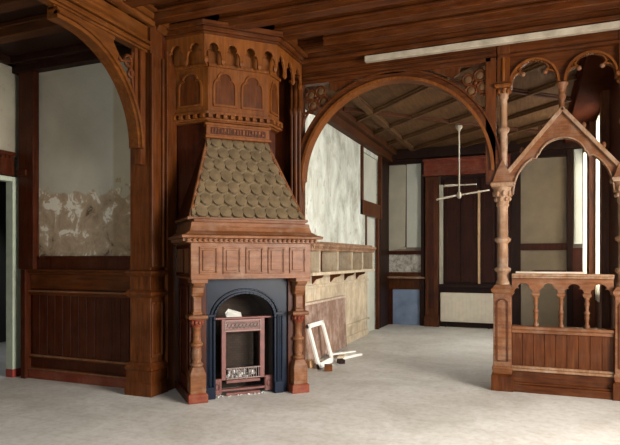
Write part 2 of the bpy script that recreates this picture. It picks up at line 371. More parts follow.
for cy_, cz_, rr in ((0.86, 3.55, 0.055), (0.90, 3.43, 0.04)):
    m3.tube([(-0.045, cy_ + rr * math.cos(a_), cz_ + rr * math.sin(a_)) for a_ in [2 * PI * i / 16 for i in range(16)]], 0.018, 8, True)
m3.tube([(-0.045, 0.62, 3.62), (-0.045, 0.75, 3.52), (-0.045, 0.90, 3.56)], 0.018)
m3.tube([(-0.045, 0.93, 3.66), (-0.045, 0.90, 3.50), (-0.045, 0.95, 3.2)], 0.018)
m3.build('tracery', M['wood'], t)
MB().box(-0.12, 0.0, -2.25, -2.14, 0, 3.72).build('near_post', M['wood'], t)
# dark bolt hole on the beam: a small recessed square cap
MB().box(-0.01, 0.012, -0.06, 0.0, 3.63, 3.70).build('bolt_cap', M['dark'], t, 0.003)

# pillar at the end of the arch
t = thing('panelled_pillar', 'square brown wooden pillar with moulded base between alcove and fireplace', 'pillar', (-4.0, 5.08, 0))
hx, hy = 0.15, 0.115
def rectprof(mb, prof):  # prof: (extra, z)
    vs = []; fs = []
    for e, z in prof: vs += [(-hx - e, -hy - e, z), (hx + e, -hy - e, z), (hx + e, hy + e, z), (-hx - e, hy + e, z)]
    for i in range(len(prof) - 1):
        for k in range(4): fs.append((4 * i + k, 4 * i + (k + 1) % 4, 4 * i + 4 + (k + 1) % 4, 4 * i + 4 + k))
    fs.append((3, 2, 1, 0)); n = 4 * (len(prof) - 1); fs.append((n, n + 1, n + 2, n + 3)); mb.add(vs, fs)
mb = MB(); rectprof(mb, [(0.035, 0), (0.035, 0.13), (0.02, 0.15), (0.02, 0.27), (0.035, 0.29), (0.03, 0.31), (0, 0.36)]); mb.build('base', M['wood'], t)
mb = MB(); rectprof(mb, [(-0.012, 0.34), (-0.012, 4.05)]); mb.build('shaft', M['wood'], t)
mb = MB(); rectprof(mb, [(0, 1.07), (0.028, 1.10), (0.028, 1.125), (0, 1.15)]); mb.build('band', M['wood'], t)
mb = MB(); rectprof(mb, [(0, 1.30), (0.03, 1.335), (0.03, 1.355), (0, 1.37)]); mb.build('band', M['wood'], t)
mb = MB()
mb.box(hx - 0.012, hx + 0.006, -hy + 0.02, -hy + 0.045, 0.42, 1.02).box(hx - 0.012, hx + 0.006, hy - 0.045, hy - 0.02, 0.42, 1.02).box(hx - 0.012, hx + 0.006, -hy + 0.045, hy - 0.045, 0.42, 0.45).box(hx - 0.012, hx + 0.006, -hy + 0.045, hy - 0.045, 0.99, 1.02)
mb.build('panel_moulding', M['wood'], t)
MB().box(hx - 0.012, hx + 0.010, -0.075, 0.055, 1.40, 3.72).build('facing_strip', M['wood'], t, 0.006)
MB().box(hx - 0.012, hx + 0.022, 0.075, 0.105, 1.40, 3.72).build('edge_moulding', M['wood'], t, 0.008)
MB().box(hx - 0.012, hx + 0.022, -0.113, -0.088, 1.40, 3.72).build('edge_moulding', M['wood'], t, 0.008)
t = thing('wall_pilaster', 'narrow brown pilaster with pointed top in the recess left of the hood', 'pilaster', (-3.88, 5.36, 0))
MB().box(0, 0.045, -0.12, 0.06, 0, 3.45).build('pilaster_strip', M['wood'], t, 0.006)
MB().prism([(-0.12, 3.45), (0.06, 3.45), (0.06, 3.55), (0.02, 3.70), (-0.04, 3.80), (-0.12, 3.84)], 0, 0.04, 'yz').build('pointed_head', M['wood'], t, 0.005)

# ------------------------------------------------------------ alcove wainscot and posts
t = thing('wood_wainscot', 'reddish boarded wainscot below the damaged plaster in the alcove', 'wainscot', (-5.0, 5.24, 0))
x0, x1 = -0.868, 0.835
MB().box(x0, x1, -0.03, -0.005, 0.1, 1.36).build('backing_board', M['panel'], t, 0)
for i in range(13):
    a = x0 + 0.04 + i * (x1 - x0 - 0.08) / 13; bq = a + (x1 - x0 - 0.08) / 13 - 0.006
    MB().box(a, bq, -0.045, -0.028, 0.30, 1.06).build('plank', M['panel'], t, 0.004)
MB().box(x0, x1, -0.07, -0.02, 0, 0.115).build('skirting', M['red'], t)
MB().box(x0, x1, -0.085, -0.02, 0.115, 0.135).box(x0, x1, -0.07, -0.02, 0.275, 0.30).build('dusty_lit_lip', M['mantel'], t)  # paler wood carries both dust and a painted highlight on the rails
MB().box(x0, x1, -0.055, -0.02, 0.255, 0.275).build('lower_rail', M['wood_h'], t)
MB().box(x0, x1, -0.085, -0.02, 1.08, 1.10).build('dusty_lit_lip', M['mantel'], t)  # dust plus painted highlight, as on the lower lips
MB().box(x0, x1, -0.07, -0.02, 1.06, 1.08).box(x0, x1, -0.065, -0.02, 1.04, 1.075).build('middle_rail', M['wood_h'], t)
MB().box(x0, x1, -0.04, -0.02, 1.12, 1.34).box(x0, x1, -0.10, -0.02, 1.335, 1.36).box(x0, x1, -0.075, -0.02, 1.30, 1.335).build('top_rail', M['wood_h'], t)
MB().box(x0, x1, -0.035, -0.005, 1.36, 1.50).box(x0 + 0.16, x1, -0.05, -0.005, 1.49, 1.525).build('sill_board', M['panel'], t)
t = thing('corner_post', 'dark square wooden post in the alcove corner beside the green door frame', 'post', (-5.93, 5.19, 0))
MB().box(-0.085, 0.165, -0.045, 0.045, 1.362, 3.9).build('upper_shaft', M['panel'], t)
MB().box(-0.015, 0.058, -0.07, 0.045, 0, 1.36).build('lower_shaft', M['panel'], t)
MB().box(-0.085, 0.06, -0.07, 0.03, 2.53, 2.60).build('collar', M['panel'], t)
# doorway in left wall
t = thing('door_frame', 'pale green painted door frame with dark transom bar at left edge', 'door frame', (-6.1, 4.5, 0))
MB().box(-0.1, 0.02, 0.62, 0.735, 0.10, 2.50).build('jamb', M['green'], t)
MB().box(-0.1, 0.025, 0.615, 0.738, 0.0, 0.10).build('painted_foot', M['redpaint'], t)
MB().box(-0.1, 0.02, -0.62, -0.54, 0.0, 2.50).build('jamb', M['green'], t)
MB().box(-0.1, 0.015, -0.6, 0.735, 2.46, 2.52).build('head', M['green'], t)
mb = MB().box(-0.1, 0.05, -0.62, 0.62, 2.53, 2.80).box(-0.1, 0.075, -0.62, 0.62, 2.77, 2.82)
for i in range(20): mb.box(0.05, 0.07, -0.6 + i * 0.06, -0.57 + i * 0.06, 2.735, 2.77)
mb.build('transom_bar', M['panel'], t)

# cornice + ceiling beams of the alcove
GA = 'beams under the alcove ceiling'
for i, yy in enumerate((2.0, 2.6, 3.2, 3.8, 4.35)):
    w_ = ['nearest of the alcove beams', 'second of the alcove beams', 'third of the alcove beams', 'fourth of the alcove beams', 'last of the alcove beams before the cornice'][i]
    tag(MB().box(-6.1, -4.02, yy - 0.07, yy + 0.07, 3.84, 3.98).box(-6.1, -4.02, yy - 0.1, yy + 0.1, 3.93, 3.98).build('ceiling_beam', M['ceil'], None, 0.008), 'dark brown ceiling beam, ' + w_, 'beam', GA)
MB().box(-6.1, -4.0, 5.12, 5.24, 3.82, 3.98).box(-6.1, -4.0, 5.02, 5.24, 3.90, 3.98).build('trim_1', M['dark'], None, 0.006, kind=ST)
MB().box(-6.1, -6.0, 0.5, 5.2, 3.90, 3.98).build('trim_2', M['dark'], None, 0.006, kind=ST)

# ------------------------------------------------------------ main ceiling beams
GB = 'heavy beams under the main ceiling'
ys = [2.55, 3.05, 3.55, 4.05, 4.55, 5.0, 5.46, 5.92, 6.36]
for i, yy in enumerate(ys):
    xa = -3.9
    if yy > 5.3: xa = -3.42 + (yy - 5.3) * 1.0
    mb = MB().box(xa, 3.7, yy - 0.07, yy + 0.07, 4.05, ZC).box(xa, 3.7, yy - 0.095, yy + 0.095, 4.12, 4.15).box(xa, 3.7, yy - 0.12, yy + 0.12, 4.20, ZC)
    k = len(ys) - 1 - i
    pos = ['nearest the white batten', 'second from the white batten', 'third from the white batten', 'fourth from the white batten', 'fifth from the white batten', 'sixth from the white batten', 'seventh from the white batten', 'eighth from the white batten', 'furthest from the white batten'][k]
    t = thing('ceiling_beam', 'moulded red-brown ceiling beam, ' + pos, 'beam', (0, 0, 0), 0, GB)
    mb.build('beam_body', M['wood_h'], t, 0.006)
    if i < len(ys) - 1:
        MB().box(xa, xa + 0.10, yy + 0.05, ys[i + 1] - 0.05, 4.07, 4.20).box(xa, xa + 0.14, yy + 0.10, ys[i + 1] - 0.10, 4.20, ZC).prism([(xa, 4.07), (xa, 4.0), (xa + 0.05, 4.0), (xa + 0.10, 4.07)], yy + 0.07, ys[i + 1] - 0.07).build('trimmer', M['wood_y'], t, 0.005)
MB().box(-3.88, -3.78, -3.1, 5.2, 4.06, ZC).box(-3.88, -3.72, -3.1, 5.2, 4.12, 4.15).build('trim_3', M['wood_y'], None, 0.006, kind=ST)
MB().box(-2.95, 1.05, 6.55, 6.64, 3.97, 4.02).box(-2.95, 1.05, 6.57, 6.64, 4.10, ZC).box(-2.95, 1.05, 6.52, 6.64, 4.18, ZC).build('trim_4', M['wood_h'], None, 0.006, kind=ST)
tag(MB().box(-1.92, 1.0, 6.545, 6.62, 3.885, 3.955).build('wall_batten', M['batten'], None, 0.006), 'long whitish batten fixed across the beam above the screen', 'batten')
tag(MB().box(-1.95, -1.35, 4.86, 4.93, 4.20, 4.24).build('loose_board', M['batten'], None, 0.004), 'short pale board between ceiling beams at top edge', 'board')

# ------------------------------------------------------------ corner fireplace, local x along its front, -y towards the room
FX, FY = -2.832, 5.335
fp = thing('corner_fireplace', 'tall carved wooden corner fireplace with scaled hood and cast iron grate', 'fireplace', (FX, FY, 0), math.radians(45))
# body
MB().box(-0.64, -0.46, 0.08, 0.72, 0, 1.28).build('side_pier', M['panel'], fp)
MB().box(0.46, 0.64, 0.08, 0.72, 0, 1.28).build('side_pier', M['panel'], fp)
mb = MB().box(-0.66, -0.645, 0.12, 0.16, 0.2, 1.2).box(-0.66, -0.645, 0.5, 0.54, 0.2, 1.2).box(-0.66, -0.645, 0.16, 0.5, 0.2, 0.25).box(-0.66, -0.645, 0.16, 0.5, 0.80, 0.84).box(-0.66, -0.645, 0.16, 0.5, 1.16, 1.2)
mb.box(-0.675, -0.64, 0.06, 0.72, 0.0, 0.1)
mb.build('side_panelling', M['panel'], fp)
def column(cx):
    c = None
    pl_ = MB().sq([(0.102, 0), (0.102, 0.085), (0.088, 0.10)], cx, 0.07).build('plinth', M['red'], fp, 0.004)
    MB().sq([(0.082, 0.10), (0.082, 0.30), (0.055, 0.37)], cx, 0.055).build('pedestal', M['mantel'], fp, 0.005)
    sh = MB().lathe([(0.045, 0.36), (0.062, 0.375), (0.07, 0.39), (0.062, 0.405), (0.05, 0.41), (0.042, 0.43), (0.05, 0.46), (0.053, 0.50), (0.048, 0.54), (0.044, 0.575), (0.06, 0.585), (0.068, 0.60), (0.06, 0.615), (0.044, 0.625), (0.041, 0.68), (0.040, 0.76), (0.046, 0.775), (0.05, 0.785)], cx, 0.055, 20)
    sh.build('shaft', M['mantel'], fp, 0)
    cp = MB().lathe([(0.044, 0.775), (0.055, 0.79), (0.06, 0.81), (0.062, 0.85), (0.074, 0.865)], cx, 0.055, 16)
    for k in range(10):
        a = 2 * PI * k / 10; cp.sphere((cx + 0.062 * math.cos(a), 0.055 + 0.062 * math.sin(a), 0.83), 0.017, 6, 5, (1, 1, 1.5))
    cp.build('capital', M['red'], fp, 0)
    MB().sq([(0.09, 0.865), (0.098, 0.88), (0.098, 0.90), (0.085, 0.91)], cx, 0.06).build('abacus', M['mantel'], fp, 0.003)
    MB().sq([(0.05, 0.905), (0.05, 0.93), (0.042, 0.945), (0.042, 1.08), (0.052, 1.10)], cx, 0.06).build('upper_shaft', M['mantel'], fp, 0.006)
    MB().prism([(0.10, 1.10), (0.02, 1.10), (-0.01, 1.14), (-0.02, 1.19), (-0.06, 1.215), (-0.075, 1.24), (0.10, 1.24)], cx - 0.06, cx + 0.06, 'yz').build('bracket', M['mantel'], fp, 0.005)
    MB().box(cx - 0.085, cx + 0.085, -0.095, 0.10, 1.24, 1.285).build('cap_block', M['mantel'], fp, 0.005)
column(-0.568); column(0.572)
# frieze box
MB().box(-0.66, 0.66, -0.10, 0.72, 1.28, 1.66).build('frieze', M['mantel'], fp)
for i in range(5):
    a = -0.575 + i * 0.245
    mb = MB(); panel_frame(mb, a, a + 0.19, 1.335, 1.615, -0.10, 0.014, 0.018)
    mb.box(a + 0.035, a + 0.155, -0.112, -0.10, 1.37, 1.58)
    mb.build('frieze_panel', M['mantel'], fp, 0.004)
mb = MB(); mb.box(-0.672, -0.66, -0.06, 0.70, 1.30, 1.34).box(-0.672, -0.66, -0.06, 0.70, 1.60, 1.64).box(-0.672, -0.66, -0.08, -0.03, 1.34, 1.60).box(-0.672, -0.66, 0.25, 0.30, 1.34, 1.60).build('frieze_side', M['panel'], fp)
# dentils
mb = MB()
n = 27
for i in range(n):
    a = -0.72 + i * 1.44 / n; mb.sphere((a + 0.027, -0.15, 1.682), 0.019, 8, 5, (1, 1, 0.85))
for i in range(22):
    mb.box(-0.74, -0.70, -0.12 + i * 0.035, -0.10 + i * 0.035, 1.672, 1.698)
mb.build('bead_moulding', M['mantel'], fp, 0)
pts = [(-0.11, 1.655), (-0.14, 1.66), (-0.14, 1.70), (-0.195, 1.705), (-0.20, 1.73), (-0.15, 1.745), (-0.10, 1.78), (-0.085, 1.83), (-0.08, 1.87), (-0.045, 1.875), (-0.05, 1.905), (0.03, 1.915)]
def tier(mb, pts, hw, yb, base=-0.10):        # moulding profile wrapped round front and both sides
    vs = []; fs = []
    for y, z in pts:
        h = hw + (base - y)
        vs += [(-h, yb, z), (-h, y, z), (h, y, z), (h, yb, z)]
    n_ = len(pts)
    for i in range(n_ - 1):
        for k in range(4): fs.append((4 * i + k, 4 * i + (k + 1) % 4, 4 * i + 4 + (k + 1) % 4, 4 * i + 4 + k))
    fs.append((3, 2, 1, 0)); fs.append((4 * n_ - 4, 4 * n_ - 3, 4 * n_ - 2, 4 * n_ - 1)); mb.add(vs, fs)
mb = MB(); tier(mb, pts, 0.67, 0.74); mb.build('mantel_cornice', M['mantel'], fp, 0.003)
# hood
hb, ht = 0.655, 0.36; yb0, yt0 = 0.045, 0.53; z0h, z1h = 1.91, 2.87
mb = MB(); mb.add([(-hb, yb0, z0h), (hb, yb0, z0h), (hb, 0.85, z0h), (-hb, 0.85, z0h), (-ht, yt0, z1h), (ht, yt0, z1h), (ht, 0.85, z1h), (-ht, 0.85, z1h)],
       [(0, 3, 2, 1), (4, 5, 6, 7), (0, 1, 5, 4), (1, 2, 6, 5), (2, 3, 7, 6), (3, 0, 4, 7)])
hood = mb.build('hood', M['panel'], fp, 0)
def hp(s_, t_, off):     # point on hood front: s across in metres, t 0..1 up, off = out of plane
    y = yb0 + (yt0 - yb0) * t_; z = z0h + (z1h - z0h) * t_
    L = math.hypot(yt0 - yb0, z1h - z0h); ny, nz_ = -(z1h - z0h) / L, (yt0 - yb0) / L
    return (s_, y + ny * off, z + nz_ * off)
mb = MB(); rows = 7; pitch = 0.128
Ls = math.hypot(yt0 - yb0, z1h - z0h)
rh = 1.0 / rows
for r_ in range(rows + 1):
    tb = r_ * rh - 0.0
    for k in range(-7, 8):
        s0 = (k + (0.5 if r_ % 2 else 0)) * pitch
        tm = min(1.0, tb + 0.5 * rh); wlim = hb + (ht - hb) * tm - 0.045
        if abs(s0) > wlim + 0.06: continue
        ctr_t = tb + 0.080 / Ls + 0.006
        rr = 0.063; out = []
        for q in range(14):
            a = 2 * PI * q / 14
            u_ = s0 + rr * 1.02 * math.cos(a); tt = ctr_t + 0.084 * math.sin(a) / Ls
            if tt > 0.995: tt = 0.995
            if tt < 0.01: tt = 0.01
            lim = hb + (ht - hb) * tt - 0.03
            u_ = max(-lim, min(lim, u_)); lift = 0.046 - 0.042 * (math.sin(a) * 0.5 + 0.5)
            out.append((u_, tt, lift))
        top_ = [hp(u_, tt, l_) for u_, tt, l_ in out]; bot_ = [hp(u_, tt, 0.0) for u_, tt, l_ in out]
        nn = len(out)
        cen = hp(s0 if abs(s0) < wlim else s0 * 0.97, min(0.99, ctr_t), 0.034)
        mb.add(top_ + bot_ + [cen], [(i, (i + 1) % nn, 2 * nn) for i in range(nn)] + [(i, (i + 1) % nn, (i + 1) % nn + nn, i + nn) for i in range(nn)])
mb.add([hp(-hb, 0, 0.003), hp(hb, 0, 0.003), hp(ht, 1, 0.003), hp(-ht, 1, 0.003)], [(0, 1, 2, 3)])
sc_ = mb.build('scale_cladding', M['slate'], hood, 0)
mb = MB()
for sg in (-1, 1):
    mb.tube([hp(sg * (hb - 0.012), 0.0, 0.005), hp(sg * (ht - 0.012), 1.0, 0.005)], 0.019, 8)
    for i in range(30):
        tt = i / 30; w_ = hb + (ht - hb) * tt - 0.035; mb.sphere(hp(sg * w_, tt + 0.01, 0.015), 0.011, 5, 4)
mb.build('hip_moulding', M['mantel'], hood, 0)
mb = MB()
mb.box(-hb - 0.02, hb + 0.02, yb0 - 0.035, 0.8, z0h - 0.012, z0h + 0.02)
mb.build('base_moulding', M['mantel'], hood, 0.006)

# octagonal breast above the hood: front polyline and its wings parallel to the room walls
S2 = math.sqrt(0.5)
def wall_pts(hw, yf, short=0):
    """local polygon of an octagonal tier: front half width hw at y=yf, wings at 45 degrees back to the walls"""
    def toL(X, Y): dx, dy = X - FX, Y - FY; return ((dx + dy) * S2, (-dx + dy) * S2)
    # left wing runs along -X world until X=-3.88 ; right wing along +Y until Y=6.72
    lw = (-3.88 - (FX + (-hw) * S2 - yf * S2)); L = abs(lw)
    rw = 6.62 - (FY + hw * S2 + yf * S2)
    if short: return [(-hw, yf), (hw, yf), (hw + short * S2, yf + short * S2), (hw + short * S2, 0.97), toL(-3.88, 6.62), (-hw - L * S2, yf + L * S2)]
    return [(-hw, yf), (hw, yf), (hw + rw * S2, yf + rw * S2), toL(-3.88, 6.62), (-hw - L * S2, yf + L * S2)]
def seg_frames(hw, yf, short=0):
    P = wall_pts(hw, yf, short); P = P[:3] + P[-2:]
    def fr(a, b_):      # matrix whose x runs a->b, -y outwards
        a = Vector((*a, 0)); b_ = Vector((*b_, 0)); d = (b_ - a); L = d.length; d.normalize(); n_ = Vector((-d.y, d.x, 0))
        m_ = Matrix.Identity(4); m_.col[0][:3] = d; m_.col[1][:3] = n_; m_.col[2][:3] = (0, 0, 1); m_.col[3][:3] = a; return m_, L
    return [fr(P[4], P[0]), fr(P[0], P[1]), fr(P[1], P[2])]
MB().prism(wall_pts(0.36, 0.56, 0.26), 1.90, 3.04, 'xy').build('chimney_breast', M['panel'], fp, 0.005)
MB().prism(wall_pts(0.355, 0.46, 0.30), 3.04, 4.04, 'xy').build('upper_breast', M['amber'], fp, 0.005)
mb = MB().box(-0.375, 0.375, 0.47, 0.58, 2.87, 3.03).box(-0.39, 0.39, 0.44, 0.58, 2.855, 2.885)
mb.box(-0.39, 0.39, 0.455, 0.58, 3.0, 3.03); mb.build('inscription_board', M['amber'], fp)
mb = MB()       # the faint raised lettering-like carving on the board
x = -0.31
MB().box(-0.325, 0.325, 0.463, 0.472, 2.905, 2.98).build('carved_field', M['panel'], fp, 0.002)
random.seed(3)
while x < 0.28:
    w_ = random.choice((0.018, 0.026, 0.03)); mb.box(x, x + 0.006, 0.455, 0.465, 2.915, 2.97)
    mb.box(x, x + w_, 0.455, 0.465, random.choice((2.915, 2.94, 2.963)), random.choice((2.922, 2.947, 2.97)))
    x += w_ + 0.014
mb.build('carved_relief', M['amber'], fp, 0)
# dentil course
for i, (X_, L) in enumerate(seg_frames(0.385, 0.43, 0.31)):
    mt = M['amber']
    mb = MB(X_); mb.box(0, L, 0.0, 0.1, 3.05, 3.075)
    n = max(2, int(L / 0.085)); 
    for k in range(n): a = (k + 0.5) * L / n; mb.box(a - 0.022, a + 0.022, -0.022, 0.05, 3.075, 3.12)
    mb.box(0, L, -0.005, 0.06, 3.12, 3.15)
    mb.build('dentil_course', mt, fp, 0.004)
# blind arches
for i, (X_, L) in enumerate(seg_frames(0.355, 0.46, 0.30)):
    cs = [L / 2] if i != 1 else [L * 0.27, L * 0.73]
    for c in cs:
        wv = 0.115 if i == 1 else (0.14 if i == 0 else 0.09)
        tre = [(c - wv, 3.24)] + trefoil(c, 3.42, wv, 0.17) + [(c + wv, 3.24)]
        outl = MB(X_)
        outl.strip(tre, 0.0, 0.022, -0.016, 0.004); outl.box(c - wv - 0.02, c + wv + 0.02, -0.02, 0.004, 3.215, 3.24)
        outl.build('blind_arch', M['amber'], fp, 0.003)
        inner = MB(X_).prism([(c - wv, 3.24)] + trefoil(c, 3.42, wv, 0.17) + [(c + wv, 3.24)], -0.004, 0.002).build('blind_arch_field', M['wood'], fp, 0)
    mb = MB(X_).box(0, L, -0.03, 0.03, 3.655, 3.69); mb.build('string_course', M['amber'], fp, 0.004)
# hanging arcade
for i, (X_, L) in enumerate(seg_frames(0.425, 0.345)):
    n = 4 if i == 1 else (3 if i == 2 else 2)
    z0, z1 = 3.70, 4.0; p = L / n
    if i == 1: n = 4; p = L / n
    poly = [(0, z1), (0, z0)]
    for k in range(n):
        c = (k + 0.5) * p; hw_ = p * 0.40
        poly += trefoil(c, z0 + 0.02, hw_, 0.17)
        if k < n - 1: poly += [(c + hw_, z0), (c + p - hw_, z0)]
    poly += [(L, z0), (L, z1)]
    MB(X_).prism(poly, -0.0, 0.03).build('hanging_arcade', M['amber'], fp, 0.003)
    for k in range(n + 1):
        if i == 0 and k == n: continue
        if i == 2 and k == 0: continue
        MB(X_).sq([(0.004, z0 - 0.05), (0.018, z0 - 0.03), (0.022, z0), (0.016, z0 + 0.03)], k * p if 0 < k < n else (0.02 if k == 0 else L - 0.02), 0.015).build('pendant', M['amber'], fp, 0.002)
    e0 = 0.02 if i else 0; e1 = 0.02 if i < 2 else 0
    MB(X_).box(-e0, L + e1, -0.05, 0.03, 4.0, 4.045).box(-e0 / 2, L + e1 / 2, -0.025, 0.03, 3.975, 4.0).build('top_cornice', M['wood_h'], fp, 0.004)
    MB(X_).box(-e0 * 1.85, L + e1 * 1.85, -0.09, 0.12, 4.045, 4.10).build('crown', M['wood_h'], fp, 0.004)
# side columns between corona and jamb
MB().prism(wall_pts(0.30, 0.6), 4.04, 4.24, 'xy').build('crown_block', M['wood'], fp, 0.004)

# cast iron surround
cx0 = -0.03
op = [(cx0 - 0.33, 0), (cx0 - 0.33, 0.84)] + arc(cx0, 0.84, 0.33, 180, 0, 24, rz=0.27)[1:-1] + [(cx0 + 0.33, 0.84), (cx0 + 0.33, 0)]
poly = [(-0.465, 0), (-0.465, 1.28), (0.465, 1.28), (0.465, 0)] + list(reversed(op))
sur = MB().prism(poly, 0.11, 0.15).build('iron_surround', M['iron'], fp, 0.004)
mb = MB().strip(op, 0.0, 0.025, 0.085, 0.13); mb.strip(op, 0.045, 0.062, 0.09, 0.13); mb.build('arch_moulding', M['iron'], sur, 0.004)
for sg in (-1, 1):
    mb = MB()
    for q in (0.345, 0.372, 0.40, 0.428): mb.tube([(cx0 + sg * q, 0.105, 0.14), (cx0 + sg * q, 0.105, 0.86)], 0.009, 8)
    mb.box(cx0 + sg * 0.385 - 0.05, cx0 + sg * 0.385 + 0.05, 0.075, 0.12, 0.0, 0.13)
    mb.box(cx0 + sg * 0.385 - 0.05, cx0 + sg * 0.385 + 0.05, 0.085, 0.12, 0.87, 0.90)
    mb.build('fluted_pilaster', M['iron'], sur, 0.003)
# niche of brick
mb = MB()
for a, b_ in zip(op[:-1], op[1:]): mb.add([(a[0], 0.15, a[1]), (b_[0], 0.15, b_[1]), (b_[0], 0.55, b_[1]), (a[0], 0.55, a[1])], [(0, 1, 2, 3)])
mb.add([(p[0], 0.55, p[1]) for p in op], [tuple(range(len(op)))]); mb.build('brick_niche', M['brick'], fp, 0)
# grate
gx = -0.03
g = MB()
g.box(gx - 0.245, gx - 0.195, 0.17, 0.21, 0.17, 0.84).box(gx + 0.19, gx + 0.245, 0.17, 0.21, 0.17, 0.84).box(gx - 0.195, gx + 0.19, 0.17, 0.21, 0.69, 0.83)
g.box(gx - 0.195, gx + 0.19, 0.16, 0.2, 0.135, 0.17).box(gx - 0.245, gx + 0.245, 0.165, 0.21, 0.05, 0.075).box(gx - 0.195, gx + 0.19, 0.165, 0.21, 0.0, 0.03)
g.box(gx - 0.34, gx - 0.245, 0.165, 0.2, 0.02, 0.19).box(gx + 0.245, gx + 0.34, 0.165, 0.2, 0.02, 0.19)
g.box(gx - 0.335, gx - 0.31, 0.17, 0.2, 0.19, 0.83)
grate = g.build('grate_frame', M['grate'], fp, 0.004)
MB().box(gx - 0.345, gx + 0.345, 0.145, 0.25, 0.835, 0.855).build('grate_shelf', M['grate'], grate, 0.004)
mb = MB()
for i in range(9):
    a = gx - 0.18 + i * 0.042
    mb.tube([(a + 0.018 * math.cos(q), 0.167, 0.76 + 0.030 * math.sin(q)) for q in [2 * PI * j / 10 for j in range(10)]], 0.006, 5, True)
    mb.tube([(a - 0.015, 0.167, 0.73), (a + 0.006, 0.162, 0.76), (a + 0.02, 0.167, 0.79)], 0.006, 5)
panel_frame(mb, gx - 0.205, gx + 0.20, 0.70, 0.82, 0.17, 0.008, 0.008)
mb.build('scroll_relief', M['bars'], grate, 0)
for sg in (-1, 1):
    mb = MB(); c = gx + sg * 0.2925; panel_frame(mb, c - 0.036, c + 0.036, 0.04, 0.17, 0.165, 0.008, 0.008)
    mb.tube([(c + 0.02 * math.cos(q), 0.16, 0.105 + 0.035 * math.sin(q)) for q in [2 * PI * j / 10 for j in range(10)]], 0.005, 5, True)
    mb.build('foot_relief', M['grate'], grate, 0)
MB().box(gx - 0.195, gx + 0.19, 0.155, 0.175, 0.29, 0.302).box(gx - 0.195, gx + 0.19, 0.155, 0.175, 0.18, 0.19).build('fender_rail', M['bars'], grate, 0)
for i in range(13):
    a = gx - 0.175 + i * 0.029
    MB().tube([(a, 0.163, 0.185), (a, 0.163, 0.295)], 0.0055, 6).build('grate_bar', M['bars'], grate, 0)
mb = MB().box(gx - 0.19, gx + 0.19, 0.20, 0.42, 0.16, 0.165)
mb.box(gx - 0.19, gx + 0.19, 0.42, 0.43, 0.16, 0.66); mb.build('firebox', M['brick'], grate, 0)
mb = MB(); random.seed(5)
for i in range(60): mb.sphere((gx + random.uniform(-0.17, 0.17), random.uniform(0.19, 0.35), 0.18 + random.uniform(0, 0.07)), random.uniform(0.012, 0.028), 5, 4)
a_ = mb.build('ash', M['ash'], None, 0); a_.location = (FX, FY, 0); a_.rotation_euler = (0, 0, math.radians(45)); a_['kind'] = 'stuff'; tag(a_, 'white ash and paper scraps lying in the fire grate', 'ash')
mb = MB(); random.seed(9)
for i in range(45): mb.sphere((gx + random.uniform(-0.3, 0.3), random.uniform(0.12, 0.26), random.uniform(0.0, 0.006)), random.uniform(0.004, 0.011), 5, 4)
a_ = mb.build('hearth_rubble', M['ash'], None, 0); a_.location = (FX, FY, 0); a_.rotation_euler = (0, 0, math.radians(45)); a_['kind'] = 'stuff'; tag(a_, 'grey crumbs of mortar along the foot of the grate', 'rubble')
pp = MB().add([(-0.22, 0.17, 0.857), (-0.05, 0.17, 0.857), (-0.04, 0.24, 0.895), (-0.18, 0.25, 0.94), (-0.22, 0.23, 0.90), (-0.22, 0.172, 0.86), (-0.05, 0.172, 0.86), (-0.04, 0.25, 0.89), (-0.18, 0.26, 0.935), (-0.22, 0.24, 0.89)],
              [(0, 1, 2, 3, 4), (9, 8, 7, 6, 5), (0, 5, 6, 1), (1, 6, 7, 2), (2, 7, 8, 3), (3, 8, 9, 4), (4, 9, 5, 0)]).build('paper_sheet', M['paper'], None, 0)
pp.location = (FX, FY, 0); pp.rotation_euler = (0, 0, math.radians(45)); tag(pp, 'crumpled pale paper sheet resting on top of the grate', 'paper')

# ------------------------------------------------------------ round arch of the screen
YS = 6.70
ra = thing('round_arch', 'large round wooden arch opening to the back room, right of the fireplace', 'arch', (-1.625, YS, 0))
cz = 2.50; r0 = 1.165
for nm, a, b_, y0, y1, mt in (('archivolt', 0.0, 0.035, -0.03, 0.14, 'amber'), ('archivolt', 0.035, 0.10, 0.0, 0.12, 'wood_h')):
    mb = MB(); cur = arc(0, cz, r0, 180, 0, 48); mb.strip(cur, a, b_, y0, y1); mb.build(nm, M[mt], ra, 0)
mb = MB(); mb.strip(arc(0, cz, r0 + 0.10, 178, 2, 48), 0.0, 0.018, -0.02, 0.03); mb.build('outer_moulding', M['wood'], ra, 0)
# frame: jambs and head beam
MB().box(-1.35, -1.19, 0.0, 0.14, 0, 3.8).build('jamb', M['wood'], ra)
for q, rr in ((-1.315, 0.022), (-1.26, 0.03), (-1.205, 0.022)):
    MB().lathe([(rr, 0.0), (rr, 3.34), (rr + 0.014, 3.38), (rr + 0.016, 3.44), (rr, 3.46), (rr, 3.8)], q, -0.02, 10).build('colonnette', M['wood'], ra, 0)
MB().lathe([(0.01, 2.36), (0.03, 2.42), (0.035, 2.47), (0.05, 2.5), (0.05, 2.53)], -1.18, 0.03, 12).build('corbel', M['amber'], ra, 0)
MB().box(-1.35, 1.22, 0.0, 0.14, 3.78, 3.98).build('head_beam', M['wood_h'], ra)
MB().box(-1.35, 1.22, -0.05, 0.02, 3.79, 3.82).box(-1.35, 1.22, -0.03, 0.02, 3.86, 3.875).build('head_moulding', M['wood_h'], ra, 0.005)
MB().box(-1.19, 1.16, 0.0, 0.10, 3.745, 3.79).build('head_fillet', M['wood_h'], ra, 0.005)
MB().box(1.10, 1.215, 0.0, 0.14, 2.36, 3.8).build('jamb', M['wood'], ra)
